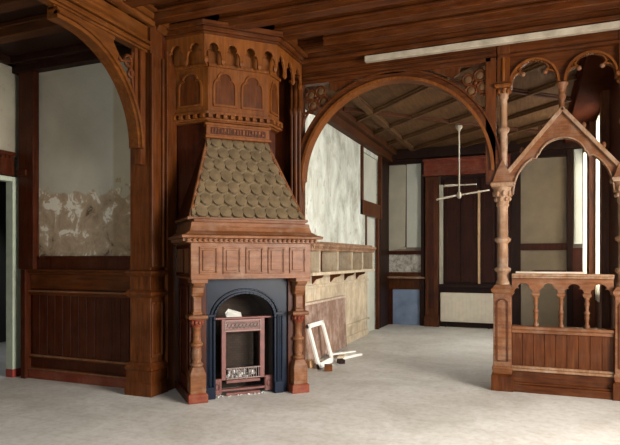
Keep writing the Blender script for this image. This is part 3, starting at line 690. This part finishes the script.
def roundels(cx, cz_):
    q = MB()
    for k in range(4):
        a = PI / 4 + k * PI / 2 + 0.25; px_, pz_ = cx + 0.098 * math.cos(a), cz_ + 0.098 * math.sin(a)
        q.tube([(px_ + 0.062 * math.cos(s_), 0.04, pz_ + 0.062 * math.sin(s_)) for s_ in [2 * PI * j / 18 for j in range(18)]], 0.016, 8, True)
    q.build('quatrefoil', M['wood'], ra, 0)
    for k in range(4):
        a = PI / 4 + k * PI / 2 + 0.25; px_, pz_ = cx + 0.098 * math.cos(a), cz_ + 0.098 * math.sin(a)
        MB().sphere((px_, 0.045, pz_), 0.052, 12, 8, (1, 0.45, 1)).build('roundel', M['ceilboard'], ra, 0)
    MB().sphere((cx, 0.035, cz_), 0.028, 8, 6).build('roundel_centre', M['wood'], ra, 0)
roundels(-0.985, 3.56); roundels(0.985, 3.53)
for sg in (-1, 1):
    q = MB().tube([(sg * 0.80, 0.05, 3.68), (sg * 0.60, 0.05, 3.72), (sg * 0.45, 0.05, 3.76)], 0.02, 8)
    q.build('spandrel_tracery', M['wood'], ra, 0.003)
    q = MB().tube([(sg * 1.10, 0.05, 3.42), (sg * 1.17, 0.05, 3.30), (sg * 1.19, 0.05, 3.1)], 0.02, 8)
    q.tube([(sg * 1.04, 0.05, 3.38), (sg * 1.12, 0.05, 3.40), (sg * 1.18, 0.05, 3.38)], 0.018, 8)
    q.build('spandrel_tracery', M['wood'], ra, 0.003)
    q = MB().prism([(sg * 0.82, 3.75), (sg * 0.45, 3.75), (sg * 0.62, 3.66), (sg * 0.74, 3.62), (sg * 0.80, 3.66)], 0.03, 0.07)
    q.build('spandrel_board', M['wood'], ra, 0.003)

# ------------------------------------------------------------ carved arcade screen at right
scr = thing('arcade_screen', 'carved gothic wooden screen with turned post, pointed gable and low parapet', 'screen', (0.277, YS, 0))
PX = 0.605    # post offset from the centre
def post(cx, lit):
    A, B = M['amber' if False else 'worn'], M['wood']
    MB().sq([(0.12, 0), (0.12, 0.17), (0.105, 0.19)], cx, 0.06).build('post_base', M['wood'], scr, 0.004)
    MB().sq([(0.098, 0.19), (0.108, 0.24), (0.112, 0.265), (0.098, 0.28), (0.096, 1.09), (0.118, 1.12), (0.122, 1.145), (0.10, 1.17), (0.085, 1.19), (0.07, 1.2)], cx, 0.06).build('pedestal', M['mantel'], scr, 0.004)
    q = MB(); tre = [(cx - 0.055, 0.34), (cx - 0.055, 0.98)] + arc(cx, 0.98, 0.055, 180, 0, 10) + [(cx + 0.055, 0.34), (cx - 0.055, 0.34)]
    q.strip(tre, -0.006, 0.010, -0.048, -0.030); q.build('pedestal_moulding', M['wood'], scr, 0)
    MB().lathe([(0.075, 1.19), (0.075, 1.22), (0.06, 1.25), (0.06, 1.33), (0.085, 1.35), (0.092, 1.37), (0.085, 1.385), (0.058, 1.40), (0.057, 1.66), (0.06, 1.67), (0.085, 1.69), (0.092, 1.71), (0.085, 1.725), (0.058, 1.74), (0.056, 2.06), (0.06, 2.09)], cx, 0.06, 24).build('post_shaft', A, scr, 0)
    cp = MB().lathe([(0.058, 2.08), (0.072, 2.10), (0.066, 2.12), (0.07, 2.16), (0.085, 2.22), (0.105, 2.30), (0.115, 2.31)], cx, 0.06, 16)
    for k in range(8):
        a = 2 * PI * k / 8 + 0.2
        cp.sphere((cx + 0.088 * math.cos(a), 0.06 + 0.088 * math.sin(a), 2.235), 0.026, 6, 5, (1, 1, 1.5))
        cp.sphere((cx + 0.078 * math.cos(a + 0.39), 0.06 + 0.078 * math.sin(a + 0.39), 2.17), 0.02, 6, 5, (1, 1, 1.3))
    cp.build('capital', A, scr, 0)
    MB().sq([(0.115, 2.305), (0.128, 2.325), (0.128, 2.35), (0.11, 2.36)], cx, 0.06).build('abacus', A, scr, 0.004)
    # small gablet above the abacus
    MB().prism([(cx - 0.11, 2.36), (cx + 0.11, 2.36), (cx + 0.06, 2.50), (cx, 2.62), (cx - 0.06, 2.50)], -0.03, 0.14).build('gablet', M['mantel'], scr, 0.004)
    MB().lathe([(0.042, 2.50), (0.042, 2.92), (0.06, 2.94), (0.065, 2.965), (0.06, 2.98), (0.04, 3.0), (0.04, 3.30), (0.055, 3.32), (0.05, 3.35), (0.07, 3.42)], cx + 0.01, 0.05, 16).build('upper_shaft', A, scr, 0)
    cp = MB()
    for k in range(8):
        a = 2 * PI * k / 8; cp.sphere((cx + 0.01 + 0.065 * math.cos(a), 0.05 + 0.065 * math.sin(a), 3.395), 0.024, 6, 5, (1, 1, 1.4))
    cp.sq([(0.08, 3.425), (0.095, 3.445), (0.095, 3.465), (0.075, 3.48)], cx + 0.01, 0.05); cp.build('upper_capital', M['amber'], scr, 0.003)
    MB().sq([(0.07, 3.48), (0.07, 3.97)], cx + 0.01, 0.06).build('upper_block', M['wood'], scr, 0.006)
    MB().lathe([(0.018, 3.5), (0.02, 3.55), (0.018, 3.74), (0.002, 3.82)], cx + 0.01, -0.01, 8).build('half_shaft', M['amber'], scr, 0)
post(-PX - 0.012, True); post(PX, False)
# gable with trefoil opening
xi = 0.50
inner_l = bez((-xi, 2.22), (-xi + 0.02, 2.52), (-0.27, 2.625), 12)[:-1] + [(-0.262, 2.60)]
inner_t = [(-0.24, 2.655)] + arc(0, 2.60, 0.235, 165, 15, 18, rz=0.215) + [(0.24, 2.655)]
inner = inner_l + inner_t + [(-x, z) for x, z in reversed(inner_l)]
outer = [(-0.585, 2.45), (0.0, 3.15), (0.585, 2.45)]
poly = inner + [(xi + 0.02, 2.22), (0.585, 2.34), (0.585, 2.45), (0.0, 3.15), (-0.585, 2.45), (-0.585, 2.34), (-xi - 0.02, 2.22)]
MB().prism(poly, 0.02, 0.10).build('gable', M['mantel'], scr, 0.005)
mb = MB().strip([(-0.575, 2.462), (0, 3.15)], -0.03, 0.012, -0.02, 0.13).strip([(0, 3.15), (0.575, 2.462)], -0.03, 0.012, -0.02, 0.13)
mb.strip(inner, 0.0, 0.014, 0.0, 0.03); mb.build('gable_moulding', M['worn'], scr, 0.003)
for sg in (-1, 1):
    for fz in (0.33, 0.66):
        xx = sg * 0.585 * (1 - fz); zz = 2.45 + 0.70 * fz
        MB().sphere((xx + sg * 0.018, 0.05, zz + 0.032), 0.026, 6, 5, (1, 0.8, 1.5)).build('crocket', M['mantel'], scr, 0)
MB().lathe([(0.02, 3.12), (0.03, 3.18), (0.025, 3.22), (0.045, 3.28), (0.03, 3.31), (0.03, 3.34), (0.05, 3.39), (0.065, 3.41), (0.065, 3.43)], 0, 0.06, 12).build('finial', M['mantel'], scr, 0)
# upper board with two cusped arches
uo = 0.285
poly = [(-PX + 0.05, 3.98), (-PX + 0.05, 3.44)] + trefoil(-uo, 3.44, 0.235, 0.27) + [(-0.05, 3.44), (-0.05, 3.40), (0.05, 3.40), (0.05, 3.44)] + trefoil(uo, 3.44, 0.235, 0.27) + [(PX - 0.05, 3.44), (PX - 0.05, 3.98)]
MB().prism(poly, 0.05, 0.10).build('spandrel_board', M['wood_h'], scr, 0.004)
for c in (-uo, uo):
    mb = MB().strip(arc(c, 3.44, 0.245, 180, 0, 20, rz=0.27), 0.0, 0.022, 0.0, 0.05)
    for k in range(26):
        a = math.radians(175 - k * 3.6 * 1.9); mb.sphere((c + 0.235 * math.cos(a), 0.03, 3.44 + 0.262 * math.sin(a)), 0.008, 5, 4)
    mb.strip(trefoil(c, 3.44, 0.235, 0.27), 0.0, 0.014, 0.025, 0.05); mb.build('arch_moulding', M['amber'], scr, 0)
    for sg in (-1, 1): MB().sphere((c + sg * 0.115, 0.06, 3.575), 0.028, 8, 6).build('cusp_boss', M['mantel'], scr, 0)
MB().box(-PX - 0.06, PX + 0.1, 0.0, 0.14, 3.80, 3.98).box(-PX - 0.06, PX + 0.1, -0.03, 0.14, 3.77, 3.80).build('head_beam', M['wood_h'], scr, 0.004)
# parapet
x0, x1 = -PX + 0.085, PX - 0.10
MB().box(x0, x1, -0.005, 0.13, 1.275, 1.30).box(x0, x1, -0.03, 0.15, 1.30, 1.325).build('top_rail', M['worn'], scr, 0.005)
n = 4; p = 0.258; off = -0.515
poly = [(x0, 1.275), (x0, 1.06)]
for k in range(4):
    c = -0.395 + k * p
    if k > 0 or True: poly += trefoil(c, 1.10, 0.098, 0.115)
poly += [(x1, 1.10), (x1, 1.275)]
MB().prism(poly, 0.04, 0.085).build('arcade_board', M['mantel'], scr, 0.003)
for k in range(4):
    c = -0.395 + 0.129 + k * p
    if k == 3: continue
    MB().lathe([(0.028, 0.735), (0.030, 0.76), (0.020, 0.775), (0.018, 0.80), (0.024, 0.84), (0.028, 0.86), (0.018, 0.88), (0.030, 0.895), (0.030, 0.91), (0.018, 0.925), (0.018, 0.95), (0.026, 1.0), (0.020, 1.04), (0.028, 1.055), (0.030, 1.07)], c, 0.062, 14).sq([(0.03, 1.07), (0.042, 1.085), (0.042, 1.105), (0.035, 1.115)], c, 0.062).build('baluster', M['mantel'], scr, 0)
MB().box(x0, x1, -0.02, 0.14, 0.70, 0.735).box(x0, x1, 0.0, 0.13, 0.66, 0.70).build('lower_rail', M['mantel'], scr, 0.005)
MB().box(x0, x1, 0.045, 0.10, 0.2, 0.67).build('panel_backing', M['panel'], scr, 0)
for k in range(9):
    a = x0 + k * (x1 - x0) / 9
    MB().box(a + 0.003, a + (x1 - x0) / 9 - 0.001, 0.03, 0.05, 0.28, 0.665).build('plank', M['wood'], scr, 0.002)
MB().box(x0, x1, -0.02, 0.12, 0.235, 0.262).box(x0, x1, 0.0, 0.12, 0.262, 0.29).build('skirting_rail', M['worn'], scr, 0.005)
MB().box(x0, x1, 0.015, 0.12, 0.10, 0.235).build('skirting_board', M['wood_h'], scr, 0)
MB().box(x0, x1 + 0.2, -0.03, 0.12, 0.0, 0.085).box(x0, x1 + 0.2, -0.015, 0.12, 0.085, 0.11).build('plinth', M['wood_h'], scr, 0.005)

tag(MB().box(-0.30, 0.40, -0.055, 0.055, 0, 0.022).build('loose_plank', M['ledge'], None, 0.003, loc=(0.10, YS + 0.045, 1.327)), 'flat pale plank lying along the top rail of the parapet', 'plank')
tag(MB().box(-0.16, 0.16, -0.015, 0.015, 0, 0.015).prism([(-0.16, 0.0), (-0.2, 0.008), (-0.16, 0.015)], -0.012, 0.012).build('dark_stick', M['dark'], None, 0.002, loc=(0.16, YS + 0.02, 1.35)), 'short dark stick lying on the pale plank of the parapet', 'stick')

# ------------------------------------------------------------ back room, left side
# cornice of the left wall and corner posts
MB().box(-3.1, -2.96, 6.9, 12.5, 3.66, 3.92).box(-3.1, -2.86, 6.9, 12.5, 3.80, 3.92).build('trim_5', M['ceil'], None, 0.01, kind=ST)
MB().box(-2.96, 0.95, 12.3, 12.5, 3.70, 3.92).build('trim_6', M['dark'], None, 0.01, kind=ST)
MB().box(0.55, 0.95, 6.9, 12.3, 3.80, 3.92).box(0.50, 0.95, 6.9, 12.3, 3.88, 3.92).build('shade_soffit', M['matte'], None, 0.01, kind=ST)  # dark soffit added to paint shade along the ceiling edge by the windows
# ribs
GR = 'ribs on the back room ceiling'
def rib(a, b_, w_, mt, lab, z=3.86):
    a = Vector((*a, 0)); b_ = Vector((*b_, 0)); d = b_ - a; L = d.length; ang = math.atan2(d.y, d.x)
    o = MB().box(0, L, -w_ / 2, w_ / 2, 0, 0.065).box(0, L, -w_ / 2 - 0.02, w_ / 2 + 0.02, 0.035, 0.062).build('ceiling_rib', M[mt], None, 0.006)
    o.location = (a.x, a.y, z); o.rotation_euler = (0, 0, ang); tag(o, lab, 'rib', GR)
rib((-2.5, 7.0), (-2.5, 12.3), 0.11, 'ceilboard', 'broad lengthwise ceiling rib above the left wall side')
rib((-0.55, 7.0), (-0.55, 12.3), 0.11, 'ceilboard', 'broad lengthwise ceiling rib near the middle of the back room')
labs = ['closest to the round arch', 'next behind the closest one', 'just in front of the ceiling fan', 'passing the ceiling fan', 'just behind the ceiling fan', 'near the dark window', 'in the far corner']
for i, c in enumerate((5.2, 6.45, 7.55, 8.65, 9.75, 10.85, 11.95)):
    # line Y = c - X  (45 degrees, rising to the camera side at right)
    pts_ = []
    xs = max(-2.86, c - 12.28); ys_ = c - xs
    xe = min(0.5, c - 7.0)
    # photo ribs run from far left to near right
    rib((xs, ys_), (xe, c - xe), 0.055, 'ceilboard', 'narrow diagonal ceiling rib ' + labs[i], 3.855)
for i, d in enumerate((6.2, 8.8, 11.4)):
    xs = max(-2.86, 7.0 - d); xe = min(0.5, 12.28 - d)
    if xe > xs: rib((xs, xs + d), (xe, xe + d), 0.045, 'ceil', 'narrow crosswise ceiling rib ' + ['at the near right', 'crossing before the fan', 'crossing behind the fan', 'at the far left corner'][i], 3.862)

# wall shelf unit
su = thing('wall_shelf_unit', 'worn wooden shelf unit with open compartments above a pale boarded dado', 'shelf', (-3.1, 8.6, 0))
y0, y1 = -1.55, 1.62
MB().box(0.0, 0.30, y0, y1, 1.60, 1.66).box(0.0, 0.33, y0, y1 + 0.03, 1.66, 1.70).box(0.0, 0.26, y0, y1, 1.70, 1.735).build('cornice', M['worn'], su, 0.008)
mb = MB()
for i in range(50): mb.box(0.30, 0.318, y0 + 0.02 + i * 0.063, y0 + 0.05 + i * 0.063, 1.635, 1.66)
mb.build('dentil_row', M['worn'], su, 0)
MB().box(0.0, 0.31, y0, y1, 1.255, 1.30).build('shelf_board', M['pale'], su, 0.006)
MB().box(0.0, 0.02, y0, y1, 1.28, 1.62).build('back_board', M['wood'], su, 0)
for yy in (-1.2, -0.42, 0.30, 0.92, 1.58):
    MB().box(0.02, 0.28, yy - 0.015, yy + 0.015, 1.295, 1.61).build('divider', M['pale'], su, 0.004)
for yy in (-0.81, -0.06, 0.61, 1.25):
    MB().prism([(yy - 0.20, 1.30), (yy + 0.10, 1.30), (yy + 0.16, 1.40), (yy + 0.05, 1.52), (yy - 0.06, 1.45), (yy - 0.16, 1.52), (yy - 0.22, 1.50)], 0.02, 0.05, 'yz').build('inner_panel', M['pale'], su, 0.004)
for yy in (-0.9, -0.1, 0.62, 1.3):
    MB(Matrix.Translation((0, yy, 0))).prism([(0.02, 1.255), (0.22, 1.255), (0.20, 1.21), (0.10, 1.18), (0.05, 1.12), (0.02, 1.10)], -0.02, 0.02).build('bracket', M['wood'], su, 0.004)
MB().box(0.0, 0.04, y0, 2.02, 0.0, 1.26).build('dado_backing', M['pale'], su, 0)
for i in range(22):
    a = y0 + i * 0.1615; MB().box(0.035, 0.055, a + 0.003, a + 0.158, 0.30, 1.05).build('dado_plank', M['pale'], su, 0.003)
MB().box(0.0, 0.075, y0, 2.03, 1.05, 1.10).box(0.0, 0.09, y0, 2.04, 0.30, 0.335).build('dado_rail', M['pale'], su, 0.006)
MB().box(0.0, 0.07, y0, 2.03, 0.0, 0.12).build('skirting', M['pale'], su, 0.006)

# loose panel against the dado
lp = thing('loose_wainscot_panel', 'pinkish brown boarded panel leaning on the pale dado under the shelves', 'panel', (-2.93, 7.78, 0))
X_ = Matrix.Rotation(math.radians(-3), 4, 'Y')
for i in range(10): MB(X_).box(-0.01, 0.012, -1.0 + i * 0.215, -1.0 + i * 0.215 + 0.211, 0.02, 0.84).build('plank', M['pinkpanel'], lp, 0.003)
MB(X_).box(-0.03, 0.045, -1.0, 1.14, 0.84, 0.875).build('cap_rail', M['ledge'], lp, 0.005)
# leaning window frame
wf = thing('window_frame', 'empty white painted window sash leaning against the pinkish panel', 'window frame', (-2.70, 7.33, 0))
X_ = Matrix.Rotation(math.radians(-16), 4, 'Y')
W_, H_ = 0.30, 0.62
for nm, a in (('stile', (-W_, -W_ + 0.065, 0, H_)), ('stile', (W_ - 0.065, W_, 0, H_)), ('bottom_rail', (-W_, W_, 0, 0.075)), ('top_rail', (-W_, W_, H_ - 0.06, H_))):
    MB(X_).box(-0.018, 0.018, a[0], a[1], a[2], a[3]).build(nm, M['white'], wf, 0.004)
# debris
def debris(name, mat, size, loc, rot, lab, cat, grp=None):
    x, y, z = size
    pts_ = [(-x / 2, -y / 2), (x / 2, -y / 2 * 0.9), (x / 2 * 0.96, y / 2), (-x / 2 * 1.02, y / 2 * 0.92)]
    o = MB().prism(pts_, 0, z, 'xy').build(name, mat, None, 0.004); o.location = loc; o.rotation_euler = rot; tag(o, lab, cat, grp); return o
debris('loose_plank', M['white'], (0.12, 0.62, 0.035), (-2.62, 8.02, 0.0), (0, 0, -0.35), 'white plank on the floor right of the leaning sash, pointing into the room', 'plank')
debris('loose_plank', M['pale'], (0.10, 0.62, 0.03), (-2.68, 8.0, 0.036), (0, 0, 0.2), 'cream plank lying across the white plank beside the sash', 'plank')
debris('loose_plank', M['white'], (0.08, 0.5, 0.025), (-2.68, 7.95, 0.067), (0.0, 0, -0.55), 'short white board topmost on the small plank heap', 'plank')
debris('rubble_block', M['amber'], (0.10, 0.12, 0.08), (-2.55, 7.0, 0), (0, 0, 0.4), 'brown rubble block in front of the sash foot', 'rubble')
debris('rubble_block', M['gap'], (0.08, 0.10, 0.10), (-2.86, 7.12, 0), (0, 0, 1.0), 'orange brick fragment behind the left foot of the sash', 'rubble')
debris('rubble_block', M['cream'], (0.12, 0.10, 0.07), (-2.82, 7.36, 0), (0, 0, 0.2), 'cream plaster lump seen through the leaning sash', 'rubble')
debris('rubble_block', M['dark'], (0.09, 0.11, 0.06), (-2.56, 7.55, 0), (0, 0, 0.7), 'dark charred lump by the right foot of the sash', 'rubble')

# painted door + transom in left wall
d = MB().box(-3.20, -3.13, 10.70, 11.40, 0.0, 2.32).build('door_1', M['palepane'], None, 0.004, kind=ST)
MB().box(-3.13, -3.115, 10.82, 11.28, 0.25, 1.0).box(-3.13, -3.115, 10.82, 11.28, 1.15, 2.15).build('door_panel', M['palepane'], d, 0.004)
MB().box(-3.12, -3.075, 10.62, 10.69, 0, 2.34).box(-3.12, -3.04, 11.42, 11.50, 0, 2.34).box(-3.12, -3.04, 10.30, 11.64, 2.34, 2.62).box(-3.12, -3.06, 10.30, 10.40, 2.34, 3.66).box(-3.12, -3.02, 11.58, 11.66, 2.34, 3.66).build('trim_7', M['wood'], None, 0.005, kind=ST)
MB().box(-3.2, -3.14, 10.38, 11.6, 2.6, 3.6).build('window_4', M['palepane'], None, 0, kind=ST)
MB().box(-3.10, -3.06, 11.64, 12.42, 0, 3.66).build('trim_8', M['dark'], None, 0.004, kind=ST)

# ------------------------------------------------------------ back wall, left bay
bb = thing('panelled_window_bay', 'dark framed bay with beige board and pale pane in the back corner', 'window bay', (-2.72, 12.5, 0))
MB().box(-0.46, -0.38, -0.14, -0.0, 0, 3.70).build('side_post', M['dark'], bb)
MB().box(0.385, 0.46, -0.12, -0.0, 0, 3.70).build('side_post', M['dark'], bb)
MB().box(-0.38, 0.385, -0.12, -0.0, 3.60, 3.70).build('head_rail', M['dark'], bb)
MB().box(0.055, 0.385, -0.05, -0.02, 1.74, 3.60).build('pale_pane', M['palepane'], bb, 0)
MB().box(-0.38, 0.03, -0.04, -0.02, 1.7, 3.60).build('grey_pane', M['beige'], bb, 0)
MB().prism([(-0.37, 1.66), (-0.12, 1.70), (0.03, 1.78), (0.05, 3.58), (-0.33, 3.56)], -0.10, -0.07).build('hanging_board', M['beige'], bb, 0.004)
MB().box(0.03, 0.055, -0.09, -0.02, 1.74, 3.60).build('mullion', M['panel'], bb, 0.004)
MB().box(-0.38, 0.385, -0.10, -0.02, 1.58, 1.66).build('sill', M['panel'], bb, 0.005)
MB().box(-0.38, 0.385, -0.06, -0.0, 1.18, 1.58).build('rough_plaster_panel', M['rough'], bb, 0.01)
MB().box(-0.38, 0.46, -0.07, 0, 1.10, 1.18).box(-0.40, 0.47, -0.05, 0, 0.80, 1.05).build('apron_board', M['wood'], bb)
MB().box(-0.42, 0.47, -0.22, 0, 1.045, 1.085).build('shelf', M['worn'], bb, 0.005)
MB().box(-0.26, 0.36, -0.05, -0.01, 0.0, 0.79).build('blue_panel', M['blue'], bb, 0)
MB().box(-0.38, -0.26, -0.09, 0, 0, 0.80).build('lower_frame', M['panel'], bb)
MB().box(0.35, 0.385, -0.09, 0, 0, 0.80).build('lower_frame', M['panel'], bb)

wp = thing('wooden_pilaster', 'tall dark red-brown pilaster on the back wall left of the radiator', 'pilaster', (-2.09, 12.44, 0))
MB().box(-0.14, 0.14, -0.1, 0.05, 0.0, 3.28).build('pilaster_shaft', M['wood'], wp)
MB().box(-0.16, 0.16, -0.14, 0.05, 0.0, 0.22).box(-0.15, 0.15, -0.12, 0.05, 0.22, 0.26).build('pilaster_base', M['wood'], wp)
MB().box(-0.05, 0.05, -0.12, -0.1, 0.4, 3.2).build('raised_fillet', M['panel'], wp)
tag(MB().box(-2.26, -0.47, 12.30, 12.46, 3.30, 3.66).box(-2.28, -0.47, 12.27, 12.46, 3.61, 3.66).box(-2.28, -0.47, 12.27, 12.46, 3.29, 3.33).build('lintel_beam', M['red'], None, 0.006), 'broad bright red-brown lintel over the dark shuttered window', 'lintel')

sw = thing('shuttered_window', 'tall window closed by dark brown shutters above the cream radiator', 'window', (-1.2, 12.5, 0))
MB().box(-0.72, 0.72, -0.03, -0.0, 0.85, 3.29).build('shutter_backing', M['dark'], sw, 0)
for a, b_ in ((-0.63, -0.30), (-0.28, 0.05), (0.14, 0.42), (0.44, 0.67)):
    q = MB().box(a, b_, -0.07, -0.03, 0.98, 3.20); s_ = q.build('shutter', M['shutter'], sw, 0.004)
    q = MB()
    for z_ in (1.1, 1.82, 2.54): panel_frame(q, a + 0.05, b_ - 0.05, z_, z_ + 0.6, -0.07, 0.012, 0.02)
    q.build('shutter_panel', M['shutter'], s_, 0)
MB().box(-0.74, -0.66, -0.09, 0, 0.93, 3.1).build('pale_jamb', M['beige'], sw, 0.004)
MB().box(0.07, 0.12, -0.08, 0, 0.95, 2.95).build('lit_edge_strip', M['gap'], sw, 0.004)  # lit shutter edge painted as an orange strip
MB().box(-0.74, 0.73, -0.14, 0, 0.86, 0.93).build('window_board', M['dark'], sw, 0.005)
MB().box(0.68, 0.73, -0.1, 0, 0.93, 3.28).build('jamb', M['panel'], sw)

rd = thing('radiator', 'cream painted panel radiator under the dark shuttered window', 'radiator', (-1.35, 12.38, 0))
MB().box(-0.56, 0.56, -0.03, 0.03, 0.12, 0.75).build('radiator_body', M['cream'], rd, 0.012)
mb = MB()
for i in range(14): mb.box(-0.535 + i * 0.077, -0.465 + i * 0.077, -0.034, -0.03, 0.15, 0.72)
mb.build('convection_ribs', M['cream'], rd, 0.004)
for sx_ in (-0.45, 0.45): MB().box(sx_ - 0.015, sx_ + 0.015, 0.0, 0.03, 0.0, 0.13).build('support_foot', M['dark'], rd, 0.002)
MB().box(-2.0, -0.4, 12.45, 12.5, 0, 0.86).build('trim_9', M['dark'], None, 0.003, kind=ST)

# right bay seen through the gothic arch
rb = thing('framed_plaster_panel', 'large stained plaster panel in a dark wooden frame behind the gothic arch', 'wall panel', (0.16, 12.5, 0))
MB().box(-0.43, 0.44, -0.04, 0, 1.80, 3.56).build('stained_board', M['brown_panel'], rb, 0)
MB().box(-0.62, -0.43, -0.12, 0, 0.0, 3.7).build('frame_post', M['dark'], rb)
MB().box(0.44, 0.55, -0.14, 0, 0.0, 3.7).build('frame_post', M['dark'], rb)
MB().box(-0.43, 0.44, -0.12, 0, 3.56, 3.7).build('frame_head', M['dark'], rb)
MB().box(-0.43, 0.44, -0.10, 0, 1.66, 1.80).build('frame_sill', M['panel'], rb)
MB().box(-0.43, 0.44, -0.05, 0, 0.95, 1.66).build('lower_plaster', M['brown_panel'], rb, 0)
MB().box(-0.43, 0.44, -0.07, 0, 0.0, 0.95).build('dado', M['brown_panel'], rb)
# pale shutter leaf
tag(MB().box(0.73, 0.88, 12.36, 12.39, 1.78, 3.68).box(0.75, 0.86, 12.35, 12.36, 1.85, 3.62).build('pale_shutter', M['palepane'], None, 0.004), 'pale green-white shutter leaf in the back right corner', 'shutter')
MB().box(0.71, 0.95, 12.42, 12.5, 0, 1.7).build('trim_10', M['panel'], None, 0.003, kind=ST)
MB().box(0.85, 0.95, 10.50, 10.95, 0.0, 3.80).build('trim_11', M['wood'], None, 0.004, kind=ST)
MB().box(0.85, 0.95, 8.60, 8.85, 0.0, 3.80).build('trim_12', M['wood'], None, 0.004, kind=ST)
# curtains
def curtain(x0, x1, y, z0, z1, lab, seedv):
    random.seed(seedv); n_ = 40; vs = []; fs = []
    for j in range(9):
        z = z0 + (z1 - z0) * j / 8
        for i in range(n_ + 1):
            u = i / n_; vs.append((y + 0.025 * math.sin(u * 26 + seedv) * (1.1 - 0.4 * j / 8), x0 + (x1 - x0) * u, z))
    for j in range(8):
        for i in range(n_): a = j * (n_ + 1) + i; fs.append((a, a + 1, a + n_ + 2, a + n_ + 1))
    o = MB().add(vs, fs, True).build('curtain', M['sheer'], None, 0); tag(o, lab, 'curtain', None)
    s_ = o.modifiers.new('thick', 'SOLIDIFY'); s_.thickness = 0.003
curtain(9.15, 9.75, 0.90, 0.85, 3.62, 'sheer curtain hanging across the bright arched window at right', 2)
curtain(11.6, 12.2, 0.90, 0.85, 3.55, 'narrow sheer curtain in the back right corner beside the pale shutter', 1)

# ceiling fan
import math as _m
cf = thing('ceiling_fan', 'white ceiling fan on a long rod hanging in the back room', 'fan', (-1.27, 10.4, 0))
MB().lathe([(0.06, 3.92), (0.06, 3.86), (0.035, 3.82), (0.014, 3.80), (0.014, 2.68), (0.02, 2.67)], 0, 0, 14).build('down_rod', M['fan'], cf, 0)
MB().lathe([(0.02, 2.70), (0.035, 2.68), (0.045, 2.64), (0.04, 2.60), (0.02, 2.58)], 0, 0, 16).build('motor_housing', M['fan'], cf, 0)
MB().lathe([(0.014, 2.84), (0.03, 2.83), (0.03, 2.81), (0.014, 2.80)], 0, 0, 12).build('rod_collar', M['fan'], cf, 0)
for (dx, dy, dz), z_ in (((-0.37, -0.148, -0.08), 2.64), ((0.49, 0.197, 0.09), 2.64), ((-0.25, -0.06, -0.01), 2.82), ((0.28, 0.07, 0.01), 2.82)):
    L = math.sqrt(dx * dx + dy * dy + dz * dz); u = Vector((dx, dy, dz)).normalized(); v_ = Vector((-dy, dx, 0)).normalized(); n_ = u.cross(v_)
    m_ = Matrix.Identity(4); m_.col[0][:3] = u; m_.col[1][:3] = (v_ + n_ * 0.12).normalized(); m_.col[2][:3] = n_; m_.col[3][:3] = (0, 0, z_)
    MB(m_).prism([(0.0, -0.02), (0.08, -0.025), (0.11, -0.045), (L, -0.05), (L + 0.02, 0), (L, 0.05), (0.11, 0.045), (0.08, 0.025), (0.0, 0.02)], -0.012, 0.012, 'xy').build('fan_blade', M['fan'], cf, 0.003)
